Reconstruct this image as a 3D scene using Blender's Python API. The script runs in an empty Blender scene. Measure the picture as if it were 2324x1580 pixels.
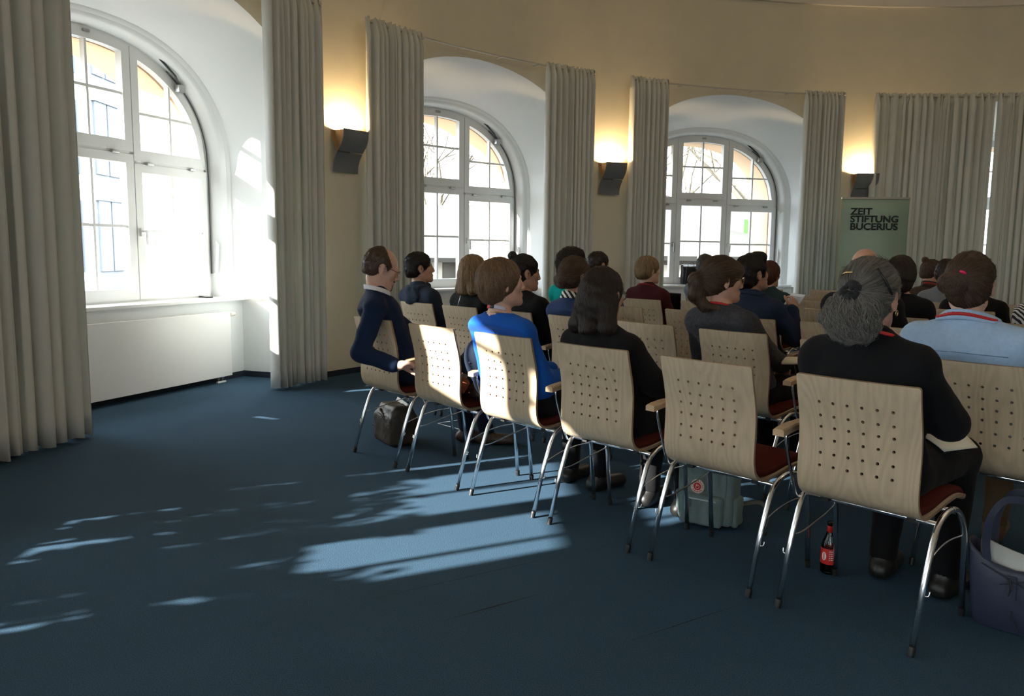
import bpy, bmesh, math, random
import numpy as np
from mathutils import Vector, Matrix
from math import pi, sin, cos, radians as rad

random.seed(7)
SC = bpy.context.scene
COL = SC.collection

# ------------------------------------------------------------------ camera, sky, sun, exposure
CAM_F, CAM_PITCH, CAM_ROLL, CAM_H = 1807.91, 0.1208, 0.0109, 1.2653
cd = bpy.data.cameras.new('camera')
cam = bpy.data.objects.new('camera', cd); COL.objects.link(cam)
cd.sensor_width = 36.0; cd.lens = CAM_F / 2324 * 36.0
cd.clip_start = 0.05; cd.clip_end = 500
_fw = Vector((0, cos(CAM_PITCH), -sin(CAM_PITCH))); _up = Vector((0, sin(CAM_PITCH), cos(CAM_PITCH))); _rt = Vector((1, 0, 0))
_R = _rt * cos(CAM_ROLL) + _up * sin(CAM_ROLL); _U = _up * cos(CAM_ROLL) - _rt * sin(CAM_ROLL)
m = Matrix((( _R.x, _U.x, -_fw.x, 0), (_R.y, _U.y, -_fw.y, 0), (_R.z, _U.z, -_fw.z, CAM_H), (0, 0, 0, 1)))
cam.matrix_world = m
SC.camera = cam

wd = bpy.data.worlds.new('sky'); SC.world = wd; wd.use_nodes = True
bg = wd.node_tree.nodes['Background']
bg.inputs[0].default_value = (0.82, 0.92, 1.0, 1); bg.inputs[1].default_value = 10.0

SUN_AZ, SUN_EL = rad(26.0), rad(22.0)
sl = bpy.data.lights.new('sun', 'SUN'); sl.energy = 29; sl.angle = rad(0.6); sl.color = (1, 0.96, 0.90)
so = bpy.data.objects.new('sun', sl); COL.objects.link(so)
so.rotation_euler = Vector((cos(SUN_AZ) * cos(SUN_EL), sin(SUN_AZ) * cos(SUN_EL), -sin(SUN_EL))).to_track_quat('-Z', 'Y').to_euler()

vs = SC.view_settings
SC.display_settings.display_device = 'sRGB'
vs.view_transform = 'Standard'; vs.look = 'None'; vs.gamma = 1.0; vs.exposure = 0.0; vs.use_curve_mapping = False
SC.cycles.caustics_reflective = False; SC.cycles.caustics_refractive = False
SC.cycles.max_bounces = 10; SC.cycles.diffuse_bounces = 6; SC.cycles.transparent_max_bounces = 16
SCONCE_W = 52.0; CHAND = 160.0

# ------------------------------------------------------------------ helpers
def tag(o, label=None, cat=None, group=None, kind=None):
    if label: o['label'] = label
    if cat: o['category'] = cat
    if group: o['group'] = group
    if kind: o['kind'] = kind
    return o

def empty(name, loc=(0, 0, 0), rz=0.0, parent=None):
    o = bpy.data.objects.new(name, None); COL.objects.link(o)
    o.location = loc; o.rotation_euler = (0, 0, rz); o.empty_display_size = 0.1
    if parent: o.parent = parent
    return o

def mesh_obj(name, me, mats, parent=None, smooth=True):
    o = bpy.data.objects.new(name, me); COL.objects.link(o)
    for mt in (mats if isinstance(mats, (list, tuple)) else [mats]):
        me.materials.append(mt)
    if smooth: me.polygons.foreach_set('use_smooth', [True] * len(me.polygons))
    if parent: o.parent = parent
    return o

class MB:
    def __init__(s): s.v = []; s.f = []; s.m = []
    def add(s, vs, fs, mi=0):
        b = len(s.v); s.v += [tuple(p) for p in vs]
        for f in fs: s.f.append([b + i for i in f]); s.m.append(mi)
    def box(s, lo, hi, mi=0, M=None):
        x0, y0, z0 = lo; x1, y1, z1 = hi
        vs = [(x0,y0,z0),(x1,y0,z0),(x1,y1,z0),(x0,y1,z0),(x0,y0,z1),(x1,y0,z1),(x1,y1,z1),(x0,y1,z1)]
        if M is not None: vs = [M @ Vector(p) for p in vs]
        s.add(vs, [(0,3,2,1),(4,5,6,7),(0,1,5,4),(1,2,6,5),(2,3,7,6),(3,0,4,7)], mi)
    def tube(s, pts, r, n=10, mi=0, caps=True, closed=False):
        pts = [Vector(p) for p in pts]; N = len(pts)
        rs = r if isinstance(r, (list, tuple)) else [r] * N
        ring = []; prev = None
        for i, p in enumerate(pts):
            if closed: t = (pts[(i + 1) % N] - pts[i - 1]).normalized()
            else: t = (pts[min(i + 1, N - 1)] - pts[max(i - 1, 0)]).normalized()
            if prev is None:
                a = Vector((0, 0, 1)) if abs(t.z) < 0.9 else Vector((1, 0, 0))
                u = t.cross(a).normalized()
            else:
                u = (prev - t * prev.dot(t)).normalized()
            prev = u; w = t.cross(u)
            ring.append([p + (u * cos(2 * pi * k / n) + w * sin(2 * pi * k / n)) * rs[i] for k in range(n)])
        vs = [q for rg in ring for q in rg]; fs = []
        for i in range(N if closed else N - 1):
            j = (i + 1) % N
            for k in range(n):
                k2 = (k + 1) % n
                fs.append((i * n + k, i * n + k2, j * n + k2, j * n + k))
        if caps and not closed:
            fs.append(tuple(reversed(range(n)))); fs.append(tuple((N - 1) * n + k for k in range(n)))
        s.add(vs, fs, mi)
    def loft(s, rings, mi=0, closed=False, flip=False):
        n = len(rings[0]); vs = [q for r in rings for q in r]; fs = []
        for i in range(len(rings) - 1):
            for k in range(n if closed else n - 1):
                k2 = (k + 1) % n
                q = (i * n + k, i * n + k2, (i + 1) * n + k2, (i + 1) * n + k)
                fs.append(q[::-1] if flip else q)
        s.add(vs, fs, mi)
    def lathe(s, prof, n=20, mi=0, c=(0, 0, 0)):
        rings = [[(c[0] + r * cos(2 * pi * k / n), c[1] + r * sin(2 * pi * k / n), c[2] + z) for k in range(n)] for r, z in prof]
        s.loft(rings, mi, closed=True)
    def build(s, name, mats, parent=None, smooth=False, auto=None):
        me = bpy.data.meshes.new(name); me.from_pydata(s.v, [], s.f); me.update()
        o = mesh_obj(name, me, mats, parent, smooth)
        if len(set(s.m)) > 1: me.polygons.foreach_set('material_index', s.m)
        if auto is not None:
            me.polygons.foreach_set('use_smooth', [True] * len(me.polygons))
            me.set_sharp_from_angle(angle=rad(auto))
        return o

def bez(pts, n=8):
    """Catmull-Rom through pts"""
    P = [Vector(p) for p in pts]; P = [P[0] * 2 - P[1]] + P + [P[-1] * 2 - P[-2]]; out = []
    for i in range(1, len(P) - 2):
        for k in range(n):
            t = k / n; a, b, c, d = P[i - 1], P[i], P[i + 1], P[i + 2]
            out.append(0.5 * ((2 * b) + (c - a) * t + (2 * a - 5 * b + 4 * c - d) * t * t + (3 * b - a - 3 * c + d) * t ** 3))
    out.append(P[-2]); return out

def bevel(o, w, seg=2):
    md = o.modifiers.new('bevel', 'BEVEL'); md.width = w; md.segments = seg; md.limit_method = 'ANGLE'
    return o

# ------------------------------------------------------------------ materials
MATS = {}
def mat(name, col, rough=0.6, metal=0.0, spec=0.5, noise=0, nscale=20, bump=0, bscale=80, sheen=0, emis=None, estr=0, detail=4, coat=0):
    if name in MATS: return MATS[name]
    mt = bpy.data.materials.new(name); mt.use_nodes = True; nt = mt.node_tree; N = nt.nodes; L = nt.links
    b = N['Principled BSDF']
    b.inputs['Base Color'].default_value = (*col, 1); b.inputs['Roughness'].default_value = rough
    b.inputs['Metallic'].default_value = metal; b.inputs['Specular IOR Level'].default_value = spec
    if sheen: b.inputs['Sheen Weight'].default_value = sheen; b.inputs['Sheen Roughness'].default_value = 0.5
    if coat: b.inputs['Coat Weight'].default_value = coat; b.inputs['Coat Roughness'].default_value = 0.2
    if emis: b.inputs['Emission Color'].default_value = (*emis, 1); b.inputs['Emission Strength'].default_value = estr
    if noise or bump: tc = N.new('ShaderNodeTexCoord')
    if noise:
        nz = N.new('ShaderNodeTexNoise'); nz.inputs['Scale'].default_value = nscale; nz.inputs['Detail'].default_value = detail
        L.new(tc.outputs['Object'], nz.inputs['Vector'])
        mr = N.new('ShaderNodeMapRange'); mr.inputs['From Min'].default_value = 0.3; mr.inputs['From Max'].default_value = 0.7
        mr.inputs['To Min'].default_value = 1 - noise; mr.inputs['To Max'].default_value = 1 + noise
        L.new(nz.outputs['Fac'], mr.inputs['Value'])
        vm = N.new('ShaderNodeVectorMath'); vm.operation = 'SCALE'; vm.inputs[0].default_value = col
        L.new(mr.outputs[0], vm.inputs['Scale']); L.new(vm.outputs[0], b.inputs['Base Color'])
    if bump:
        n2 = N.new('ShaderNodeTexNoise'); n2.inputs['Scale'].default_value = bscale; n2.inputs['Detail'].default_value = 3
        L.new(tc.outputs['Object'], n2.inputs['Vector'])
        bp = N.new('ShaderNodeBump'); bp.inputs['Strength'].default_value = bump; bp.inputs['Distance'].default_value = 0.01
        L.new(n2.outputs['Fac'], bp.inputs['Height']); L.new(bp.outputs[0], b.inputs['Normal'])
    MATS[name] = mt; return mt

M_WALL = mat('wall_plaster', (0.80, 0.745, 0.60), 0.85, noise=0.03, nscale=3, bump=0.08, bscale=25)
M_NICHE = mat('white_plaster', (0.83, 0.85, 0.85), 0.8, noise=0.015, nscale=2, bump=0.05, bscale=18)
M_CEIL = mat('ceiling_plaster', (0.84, 0.79, 0.70), 0.9, noise=0.02, nscale=2)
M_WFRAME = mat('white_window_paint', (0.80, 0.81, 0.80), 0.35)
M_RAD = mat('radiator_enamel', (0.82, 0.815, 0.79), 0.35)
M_BASE = mat('baseboard_navy', (0.012, 0.02, 0.035), 0.6)
M_SILL = mat('sill_white', (0.85, 0.85, 0.84), 0.3)
M_DARKMET = mat('sconce_grey_metal', (0.22, 0.24, 0.27), 0.55, 0.2)
M_BROWN = mat('sconce_brown_inside', (0.28, 0.19, 0.11), 0.6)
M_CHROME = mat('chrome', (0.90, 0.91, 0.93), 0.20, 1.0)
M_RUB = mat('black_plastic', (0.012, 0.012, 0.013), 0.5)
M_RED = mat('dark_red_upholstery', (0.085, 0.013, 0.009), 0.95, spec=0.15, bump=0.3, bscale=300)
M_ARM = mat('armrest_beech', (0.56, 0.38, 0.23), 0.45, noise=0.08, nscale=40)
M_METAL = mat('steel', (0.5, 0.5, 0.5), 0.35, 1.0)
M_PAPER = mat('paper', (0.82, 0.82, 0.80), 0.8)
M_CREAM = mat('cream_paper', (0.74, 0.68, 0.54), 0.8)
M_BLACK = mat('black_cloth', (0.011, 0.011, 0.013), 0.9, bump=0.2, bscale=200, sheen=0.05)
M_SUNPEACH = mat('peach_render', (0.78, 0.55, 0.36), 0.9)

def wood_mat(name, col, edge=False):
    mt = bpy.data.materials.new(name); mt.use_nodes = True; nt = mt.node_tree; N = nt.nodes; L = nt.links
    b = N['Principled BSDF']; b.inputs['Roughness'].default_value = 0.42; b.inputs['Specular IOR Level'].default_value = 0.4
    tc = N.new('ShaderNodeTexCoord'); oi = N.new('ShaderNodeObjectInfo')
    cm = N.new('ShaderNodeCombineXYZ')
    ml = N.new('ShaderNodeMath'); ml.operation = 'MULTIPLY'; ml.inputs[1].default_value = 37.0
    L.new(oi.outputs['Random'], ml.inputs[0]); L.new(ml.outputs[0], cm.inputs[0]); L.new(ml.outputs[0], cm.inputs[2])
    ad = N.new('ShaderNodeVectorMath'); ad.operation = 'ADD'
    L.new(tc.outputs['Object'], ad.inputs[0]); L.new(cm.outputs[0], ad.inputs[1])
    mp = N.new('ShaderNodeMapping'); mp.inputs['Scale'].default_value = (4.5, 4.5, 0.9); L.new(ad.outputs[0], mp.inputs['Vector'])
    n1 = N.new('ShaderNodeTexNoise'); n1.inputs['Scale'].default_value = 1.1; n1.inputs['Detail'].default_value = 1.5; L.new(mp.outputs[0], n1.inputs['Vector'])
    m1 = N.new('ShaderNodeMath'); m1.operation = 'MULTIPLY'; m1.inputs[1].default_value = 130.0; L.new(n1.outputs['Fac'], m1.inputs[0])
    m2 = N.new('ShaderNodeMath'); m2.operation = 'SINE'; L.new(m1.outputs[0], m2.inputs[0])
    mp2 = N.new('ShaderNodeMapping'); mp2.inputs['Scale'].default_value = (120, 120, 3.5); L.new(ad.outputs[0], mp2.inputs['Vector'])
    n2 = N.new('ShaderNodeTexNoise'); n2.inputs['Scale'].default_value = 1.0; n2.inputs['Detail'].default_value = 3; L.new(mp2.outputs[0], n2.inputs['Vector'])
    r1 = N.new('ShaderNodeMapRange'); r1.inputs['From Min'].default_value = -1; r1.inputs['To Min'].default_value = 0.90; r1.inputs['To Max'].default_value = 1.03; L.new(m2.outputs[0], r1.inputs['Value'])
    r2 = N.new('ShaderNodeMapRange'); r2.inputs['From Min'].default_value = 0.3; r2.inputs['From Max'].default_value = 0.7; r2.inputs['To Min'].default_value = 0.95; r2.inputs['To Max'].default_value = 1.05; L.new(n2.outputs['Fac'], r2.inputs['Value'])
    mm = N.new('ShaderNodeMath'); mm.operation = 'MULTIPLY'; L.new(r1.outputs[0], mm.inputs[0]); L.new(r2.outputs[0], mm.inputs[1])
    vm = N.new('ShaderNodeVectorMath'); vm.operation = 'SCALE'; vm.inputs[0].default_value = col; L.new(mm.outputs[0], vm.inputs['Scale'])
    L.new(vm.outputs[0], b.inputs['Base Color'])
    return mt
M_WOOD = wood_mat('beech_plywood', (0.515, 0.40, 0.27))
M_EDGE = mat('plywood_edge', (0.30, 0.20, 0.12), 0.6, noise=0.15, nscale=150)

def carpet_mat():
    mt = bpy.data.materials.new('blue_carpet'); mt.use_nodes = True; nt = mt.node_tree; N = nt.nodes; L = nt.links
    b = N['Principled BSDF']; b.inputs['Roughness'].default_value = 1.0; b.inputs['Specular IOR Level'].default_value = 0.1
    tc = N.new('ShaderNodeTexCoord')
    n1 = N.new('ShaderNodeTexNoise'); n1.inputs['Scale'].default_value = 260; n1.inputs['Detail'].default_value = 2; L.new(tc.outputs['Object'], n1.inputs['Vector'])
    n2 = N.new('ShaderNodeTexNoise'); n2.inputs['Scale'].default_value = 1.6; n2.inputs['Detail'].default_value = 5; L.new(tc.outputs['Object'], n2.inputs['Vector'])
    r1 = N.new('ShaderNodeMapRange'); r1.inputs['From Min'].default_value = 0.3; r1.inputs['From Max'].default_value = 0.7; r1.inputs['To Min'].default_value = 0.6; r1.inputs['To Max'].default_value = 1.4; L.new(n1.outputs['Fac'], r1.inputs['Value'])
    r2 = N.new('ShaderNodeMapRange'); r2.inputs['To Min'].default_value = 0.85; r2.inputs['To Max'].default_value = 1.15; L.new(n2.outputs['Fac'], r2.inputs['Value'])
    mm = N.new('ShaderNodeMath'); mm.operation = 'MULTIPLY'; L.new(r1.outputs[0], mm.inputs[0]); L.new(r2.outputs[0], mm.inputs[1])
    vm = N.new('ShaderNodeVectorMath'); vm.operation = 'SCALE'; vm.inputs[0].default_value = (0.039, 0.078, 0.122); L.new(mm.outputs[0], vm.inputs['Scale'])
    L.new(vm.outputs[0], b.inputs['Base Color'])
    bp = N.new('ShaderNodeBump'); bp.inputs['Strength'].default_value = 0.5; bp.inputs['Distance'].default_value = 0.004
    L.new(n1.outputs['Fac'], bp.inputs['Height']); L.new(bp.outputs[0], b.inputs['Normal'])
    return mt
M_CARPET = carpet_mat()

def glass_mat():
    mt = bpy.data.materials.new('window_glass'); mt.use_nodes = True; nt = mt.node_tree; N = nt.nodes; L = nt.links
    N.remove(N['Principled BSDF'])
    tr = N.new('ShaderNodeBsdfTransparent'); tr.inputs[0].default_value = (0.97, 0.985, 0.98, 1)
    gl = N.new('ShaderNodeBsdfGlossy'); gl.inputs['Roughness'].default_value = 0.02
    fr = N.new('ShaderNodeFresnel'); fr.inputs[0].default_value = 1.3
    mx = N.new('ShaderNodeMixShader'); L.new(fr.outputs[0], mx.inputs[0]); L.new(tr.outputs[0], mx.inputs[1]); L.new(gl.outputs[0], mx.inputs[2])
    L.new(mx.outputs[0], N['Material Output'].inputs[0]); return mt
M_GLASS = glass_mat()

def curtain_mat():
    mt = bpy.data.materials.new('grey_curtain_cloth'); mt.use_nodes = True; nt = mt.node_tree; N = nt.nodes; L = nt.links
    b = N['Principled BSDF']; b.inputs['Roughness'].default_value = 0.95; b.inputs['Specular IOR Level'].default_value = 0.1
    b.inputs['Base Color'].default_value = (0.83, 0.85, 0.82, 1); b.inputs['Sheen Weight'].default_value = 0.1
    tc = N.new('ShaderNodeTexCoord'); n = N.new('ShaderNodeTexNoise'); n.inputs['Scale'].default_value = 180; L.new(tc.outputs['Object'], n.inputs['Vector'])
    bp = N.new('ShaderNodeBump'); bp.inputs['Strength'].default_value = 0.15; bp.inputs['Distance'].default_value = 0.003; L.new(n.outputs['Fac'], bp.inputs['Height']); L.new(bp.outputs[0], b.inputs['Normal'])
    tl = N.new('ShaderNodeBsdfTranslucent'); tl.inputs[0].default_value = (0.55, 0.57, 0.46, 1)
    mx = N.new('ShaderNodeMixShader'); mx.inputs[0].default_value = 0.12
    L.new(b.outputs[0], mx.inputs[1]); L.new(tl.outputs[0], mx.inputs[2]); L.new(mx.outputs[0], N['Material Output'].inputs[0]); return mt
M_CURT = curtain_mat()

# ------------------------------------------------------------------ room geometry (round room)
CX, CY, RW, RC = 5.39, 3.044, 8.68, 8.51
WTOP, CURT_TOP = 4.73, 3.53
PH = [158.262, 132.013, 105.701, 79.4, 184.8, 210.9, 237.2]   # window bays
def pol(r, deg, z=0.0): return Vector((CX + r * cos(rad(deg)), CY + r * sin(rad(deg)), z))
def bay(phi, u, a, z):
    p = rad(phi); return Vector((CX + cos(p) * a + sin(p) * u, CY + sin(p) * a - cos(p) * u, z))
def sup(u, a, b, z0, n): return z0 + b * max(0.0, 1 - abs(u / a) ** n) ** (1 / n)
def outline(a, b, z0, n, zb, nj=4, na=28):
    pts = [(a, zb + (z0 - zb) * k / nj) for k in range(nj)]
    for k in range(na + 1):
        t = pi * k / na; c, s = cos(t), sin(t)
        pts.append((a * math.copysign(abs(c) ** (2 / n), c), z0 + b * max(0, s) ** (2 / n)))
    pts += [(-a, z0 - (z0 - zb) * k / nj) for k in range(1, nj + 1)]
    return pts

NW, NB, NZ0 = 1.52, 0.90, 2.55            # niche opening on the wall
fl = MB(); n = 96
fl.add([pol(9.6, 360 * k / n, 0) for k in range(n)], [tuple(range(n))]); fl.build('floor', M_CARPET)
floor = bpy.data.objects['floor']; tag(floor, kind='structure')
M_SEAM = mat('carpet_seam', (0.006, 0.01, 0.016), 1.0)
for (x0, y0, x1, y1, w) in [(-0.24, 2.60, 0.14, 2.85, 0.004), (-0.75, 2.62, 0.55, 3.42, 0.0015), (0.35, 2.45, 0.90, 2.80, 0.002)]:
    d = Vector((x1 - x0, y1 - y0, 0)).normalized(); nrm = Vector((-d.y, d.x, 0)) * w
    a, b_ = Vector((x0, y0, 0.0004)), Vector((x1, y1, 0.0004)); mb = MB()
    mid = (a + b_) / 2 + Vector((0, 0, 0.0004))
    mb.add([a, mid - nrm, b_, mid + nrm], [(0, 1, 2, 3)]); mb.build('seam', M_SEAM, floor)

def wall_piece(name, d0, d1):
    mb = MB(); segs = []
    bays = [(p - math.degrees(math.asin(NW / RW)), p + math.degrees(math.asin(NW / RW)), p) for p in PH]
    cuts = sorted({d0, d1} | {x for b in bays for x in b[:2] if d0 < x < d1})
    for a, b in zip(cuts[:-1], cuts[1:]):
        inb = [q for q in bays if q[0] - 1e-6 <= a and b <= q[1] + 1e-6]
        if inb:
            p = inb[0][2]; K = 28; us = [NW * cos(pi * k / K) for k in range(K + 1)]
            lo = [(p - math.degrees(math.asin(u / RW)), sup(u, NW, NB, NZ0, 2)) for u in us]
        else:
            K = max(1, int((b - a) / 1.2)); lo = [(a + (b - a) * k / K, 0.0) for k in range(K + 1)]
        mb.loft([[pol(RW, d, WTOP) for d, z in lo], [pol(RW, d, z) for d, z in lo]])
    o = mb.build(name, M_WALL, smooth=True); return tag(o, kind='structure')
wall_piece('wall_left', 145.1, 224.0); wall_piece('wall_far', 92.5, 145.1); wall_piece('wall_right', 0.0, 92.5); wall_piece('wall_rear', 224.0, 360.0)

# ceiling: small step then a shallow dome
mb = MB(); n = 120
prof = [(RW + 0.6, WTOP), (RW - 0.05, WTOP), (RW - 0.05, WTOP + 0.05), (RW - 0.12, WTOP + 0.35), (RW - 0.6, WTOP + 0.95), (RW - 1.6, WTOP + 1.45), (RW - 3.2, WTOP + 1.8), (3.0, WTOP + 2.1), (0.0, WTOP + 2.2)]
mb.lathe(prof, n, 0, (CX, CY, 0)); tag(mb.build('ceiling', M_CEIL, auto=40), kind='structure')

# niche reveals, bays
WA, WB_, WZ, WN = 1.29, 1.02, 1.98, 2.25     # window arch
def build_bay(i, phi, full=True):
    mb = MB()
    ow = outline(NW, NB, NZ0, 2, 0.78); o1 = outline(1.42, 1.12, 1.98, 2.25, 0.78)
    def aw(u): return math.sqrt(RW * RW - u * u)
    R0 = [bay(phi, u, aw(u), z) for u, z in ow]
    mids = []
    for t in (0.25, 0.5, 0.75):
        mids.append([bay(phi, u0 + (u1 - u0) * t, aw(u0) * (1 - t) + 9.30 * t, z0 + (z1 - z0) * t) for (u0, z0), (u1, z1) in zip(ow, o1)])
    R1 = [bay(phi, u, 9.30, z) for u, z in o1]
    mb.loft([R0] + mids + [R1])
    # stepped plaster ring round the window
    def ring(a, w, b): return [bay(phi, u, a, z) for u, z in outline(w, b, 1.98, 2.25, 0.78)]
    mb.loft([R1, ring(9.305, 1.405, 1.105), ring(9.325, 1.385, 1.085)])
    mb.loft([ring(9.325, 1.385, 1.085), ring(9.335, 1.35, 1.06), ring(9.36, 1.325, 1.045), ring(9.45, 1.305, 1.03), ring(9.57, 1.285, 1.015)])
    # below the sill
    for s_ in (1, -1):
        q = [bay(phi, s_ * NW, aw(NW), 0), bay(phi, s_ * 1.5, 9.28, 0), bay(phi, s_ * 1.5, 9.28, 0.79), bay(phi, s_ * NW, aw(NW), 0.79)]
        mb.add(q, [(0, 1, 2, 3) if s_ > 0 else (3, 2, 1, 0)])
    mb.add([bay(phi, -1.5, 9.28, 0), bay(phi, 1.5, 9.28, 0), bay(phi, 1.5, 9.28, 0.79), bay(phi, -1.5, 9.28, 0.79)], [(0, 1, 2, 3)])
    tag(mb.build('wall_niche', M_NICHE, auto=50), kind='structure')
    # outer reveal of the facade in peach render
    mb = MB()
    def rg(a, w, b, zb=0.70): return [bay(phi, u, a, z) for u, z in outline(w, b, 1.98, 2.25, zb)]
    mb.loft([rg(9.55, 1.34, 1.06), rg(9.56, 1.20, 0.93), rg(10.0, 1.20, 0.93), rg(10.0, 2.1, 2.2, -0.5)])
    mb.box((0, 0, 0), (0, 0, 0)) if False else None
    tag(mb.build('wall_facade', M_SUNPEACH, auto=40), kind='structure')
    # baseboard in the niche
    bb = MB()
    for (p0, p1) in ((bay(phi, NW - .0, aw(NW), 0), bay(phi, 1.5, 9.28, 0)), (bay(phi, 1.5, 9.28, 0), bay(phi, -1.5, 9.28, 0)), (bay(phi, -1.5, 9.28, 0), bay(phi, -NW, aw(NW), 0))):
        d = (p1 - p0).normalized(); nn = Vector((-d.y, d.x, 0)); c = pol(0, 0) - p0
        if nn.dot(Vector((c.x, c.y, 0))) < 0: nn = -nn
        nn *= 0.012; zt = Vector((0, 0, 0.056))
        bb.add([p0, p1, p1 + nn, p0 + nn, p0 + zt, p1 + zt, p1 + nn + zt, p0 + nn + zt], [(3, 2, 6, 7), (4, 7, 6, 5), (0, 3, 7, 4), (1, 5, 6, 2)])
    tag(bb.build('baseboard_niche', M_BASE), kind='structure')

    # ---- window: frame, sashes, panes
    win = empty('window_%d' % (i + 1), bay(phi, 0, 9.48, 0), 0); tag(win, kind='structure')
    inv = Matrix.Translation(-win.location)
    def W(u, a, z): return bay(phi, u, a, z) - win.location
    AF, AB = 9.462, 9.53                      # sash front / back
    ZB, ZT_C, ZT_S = 0.80, 2.06, 1.99         # bottom, transom heights
    def top(u, inset=0.0): return sup(u, WA - inset, WB_ - inset, WZ, WN)
    def ring_solid(mb, outer, inner, a0, a1):
        n_ = len(outer)
        vs_ = [W(u, a0, z) for u, z in outer] + [W(u, a0, z) for u, z in inner] + [W(u, a1, z) for u, z in outer] + [W(u, a1, z) for u, z in inner]
        fs = []
        for k in range(n_):
            k2 = (k + 1) % n_
            fs += [(k, k2, n_ + k2, n_ + k), (2 * n_ + k, 3 * n_ + k, 3 * n_ + k2, 2 * n_ + k2), (k, 2 * n_ + k, 2 * n_ + k2, k2), (n_ + k, n_ + k2, 3 * n_ + k2, 3 * n_ + k)]
        mb.add(vs_, fs)
    def poly(u0, u1, z0, z1=None, inset=0.0, n_=10):
        if z1 is not None: tp = [(u1 + (u0 - u1) * k / n_, z1) for k in range(n_ + 1)]
        else: tp = [(u1 + (u0 - u1) * k / n_, top(u1 + (u0 - u1) * k / n_, inset)) for k in range(n_ + 1)]
        return [(u0, z0), (u1, z0)] + tp
    def ubox(mb, u0, u1, a0, a1, z0, z1):
        vs_ = [W(u0, a0, z0), W(u1, a0, z0), W(u1, a1, z0), W(u0, a1, z0), W(u0, a0, z1), W(u1, a0, z1), W(u1, a1, z1), W(u0, a1, z1)]
        mb.add(vs_, [(0, 3, 2, 1), (4, 5, 6, 7), (0, 1, 5, 4), (1, 2, 6, 5), (2, 3, 7, 6), (3, 0, 4, 7)])
    # fixed frame
    fm = MB()
    om = [(u, z) for u, z in outline(1.31, 1.04, 1.98, 2.25, 0.79, 4, 36)]; im = [(u, z) for u, z in outline(1.25, 0.98, 1.98, 2.25, 0.83, 4, 36)]
    nn_ = len(om)
    fm.loft([[W(u, 9.475, z) for u, z in im], [W(u, 9.475, z) for u, z in om], [W(u, 9.56, z) for u, z in om], [W(u, 9.56, z) for u, z in im], [W(u, 9.475, z) for u, z in im]])
    for s_ in (-1, 1): ubox(fm, s_ * 0.42 - 0.035, s_ * 0.42 + 0.035, 9.475, 9.555, 0.80, top(0.42) - 0.01)
    ubox(fm, -0.42, 0.42, 9.475, 9.555, ZT_C - .04, ZT_C + .03)
    for s_ in (-1, 1): ubox(fm, min(s_ * .42, s_ * 1.27), max(s_ * .42, s_ * 1.27), 9.475, 9.555, ZT_S - .04, ZT_S + .03)
    ubox(fm, -1.30, 1.30, 9.475, 9.56, 0.775, 0.83)
    fm.build('frame', M_WFRAME, win)
    # sashes (u range, z range, glass range)
    G = 0.008
    sashes = []
    for (u0, u1, gu0, gu1, zt) in ((-0.415, 0.415, -0.335, 0.335, ZT_C), (0.425, 1.272, 0.50, 1.205, ZT_S), (-1.272, -0.425, -1.205, -0.50, ZT_S)):
        sashes.append((u0, u1, gu0, gu1, ZB + 0.012, zt - 0.012, ZB + 0.11, zt - 0.085, False))
        sashes.append((u0, u1, gu0, gu1, zt + 0.012, None, zt + 0.10, None, True))
    for (u0, u1, gu0, gu1, z0, z1, gz0, gz1, arched) in sashes:
        if arched:
            sgn = 1 if u1 > 1 else (-1 if u0 < -1 else 0)
            outer = poly(u0, u1, z0, None, 0.018, 14)
            lim = WA - 0.085
            gu1_, gu0_ = min(gu1, 1.196), max(gu0, -1.196)
            inner = poly(gu0_, gu1_, gz0, None, 0.092, 14)
            # keep inner edge under the arch near the springing
            inner = [(u, max(z, gz0 + 0.004)) for u, z in inner]
        else:
            outer = poly(u0, u1, z0, z1, 0, 14); inner = poly(gu0, gu1, gz0, gz1, 0, 14)
        sm = MB(); ring_solid(sm, outer, inner, AF, AB)
        um = (gu0 + gu1) / 2
        zc = (gz0 + (top(um, .092) if (arched and abs(um) < .1) else (gz1 if not arched else gz0 + 0.62))) / 2
        if arched and abs(um) > .1: zc = gz0 + 0.315
        if arched and abs(um) < .1: zc = gz0 + 0.385
        b_ = 0.011
        ztop = top(um, .092) if arched else gz1
        ubox(sm, um - b_, um + b_, AF + .012, AB - .008, gz0 - .005, ztop + .005)
        if arched and abs(um) > .1:
            ulim = (WA - .092) * max(0, 1 - ((zc - WZ) / (WB_ - .092)) ** WN) ** (1 / WN)
            ua, ub = (gu0 - .004, ulim + .004) if um > 0 else (-ulim - .004, gu1 + .004)
        else: ua, ub = gu0 - .004, gu1 + .004
        ubox(sm, ua, ub, AF + .013, AB - .009, zc - b_, zc + b_)
        so_ = sm.build('sash', M_WFRAME, win)
        # panes
        for (pu0, pu1) in ((gu0, um), (um, gu1)):
            for (pz0, pz1, tp) in ((gz0, zc, False), (zc, None if arched else gz1, arched)):
                pm = MB(); K = 8
                us = [pu1 + (pu0 - pu1) * k / K for k in range(K + 1)]
                if arched:
                    us = [max(-1.196, min(1.196, u)) for u in us]
                    tops = [min(top(u, .090), pz1 if pz1 is not None else 9) for u in us]
                    if all(z_ <= pz0 + .002 for z_ in tops): continue
                    tops = [max(z_, pz0 + .001) for z_ in tops]
                else: tops = [pz1] * (K + 1)
                pg = [(us[-1], pz0), (us[0], pz0)] + list(zip(us, tops))
                n_ = len(pg)
                vs_ = [W(u, 9.50, z) for u, z in pg] + [W(u, 9.504, z) for u, z in pg]
                pm.add(vs_, [tuple(range(n_))])
                pm.build('pane', M_GLASS, so_)
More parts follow.
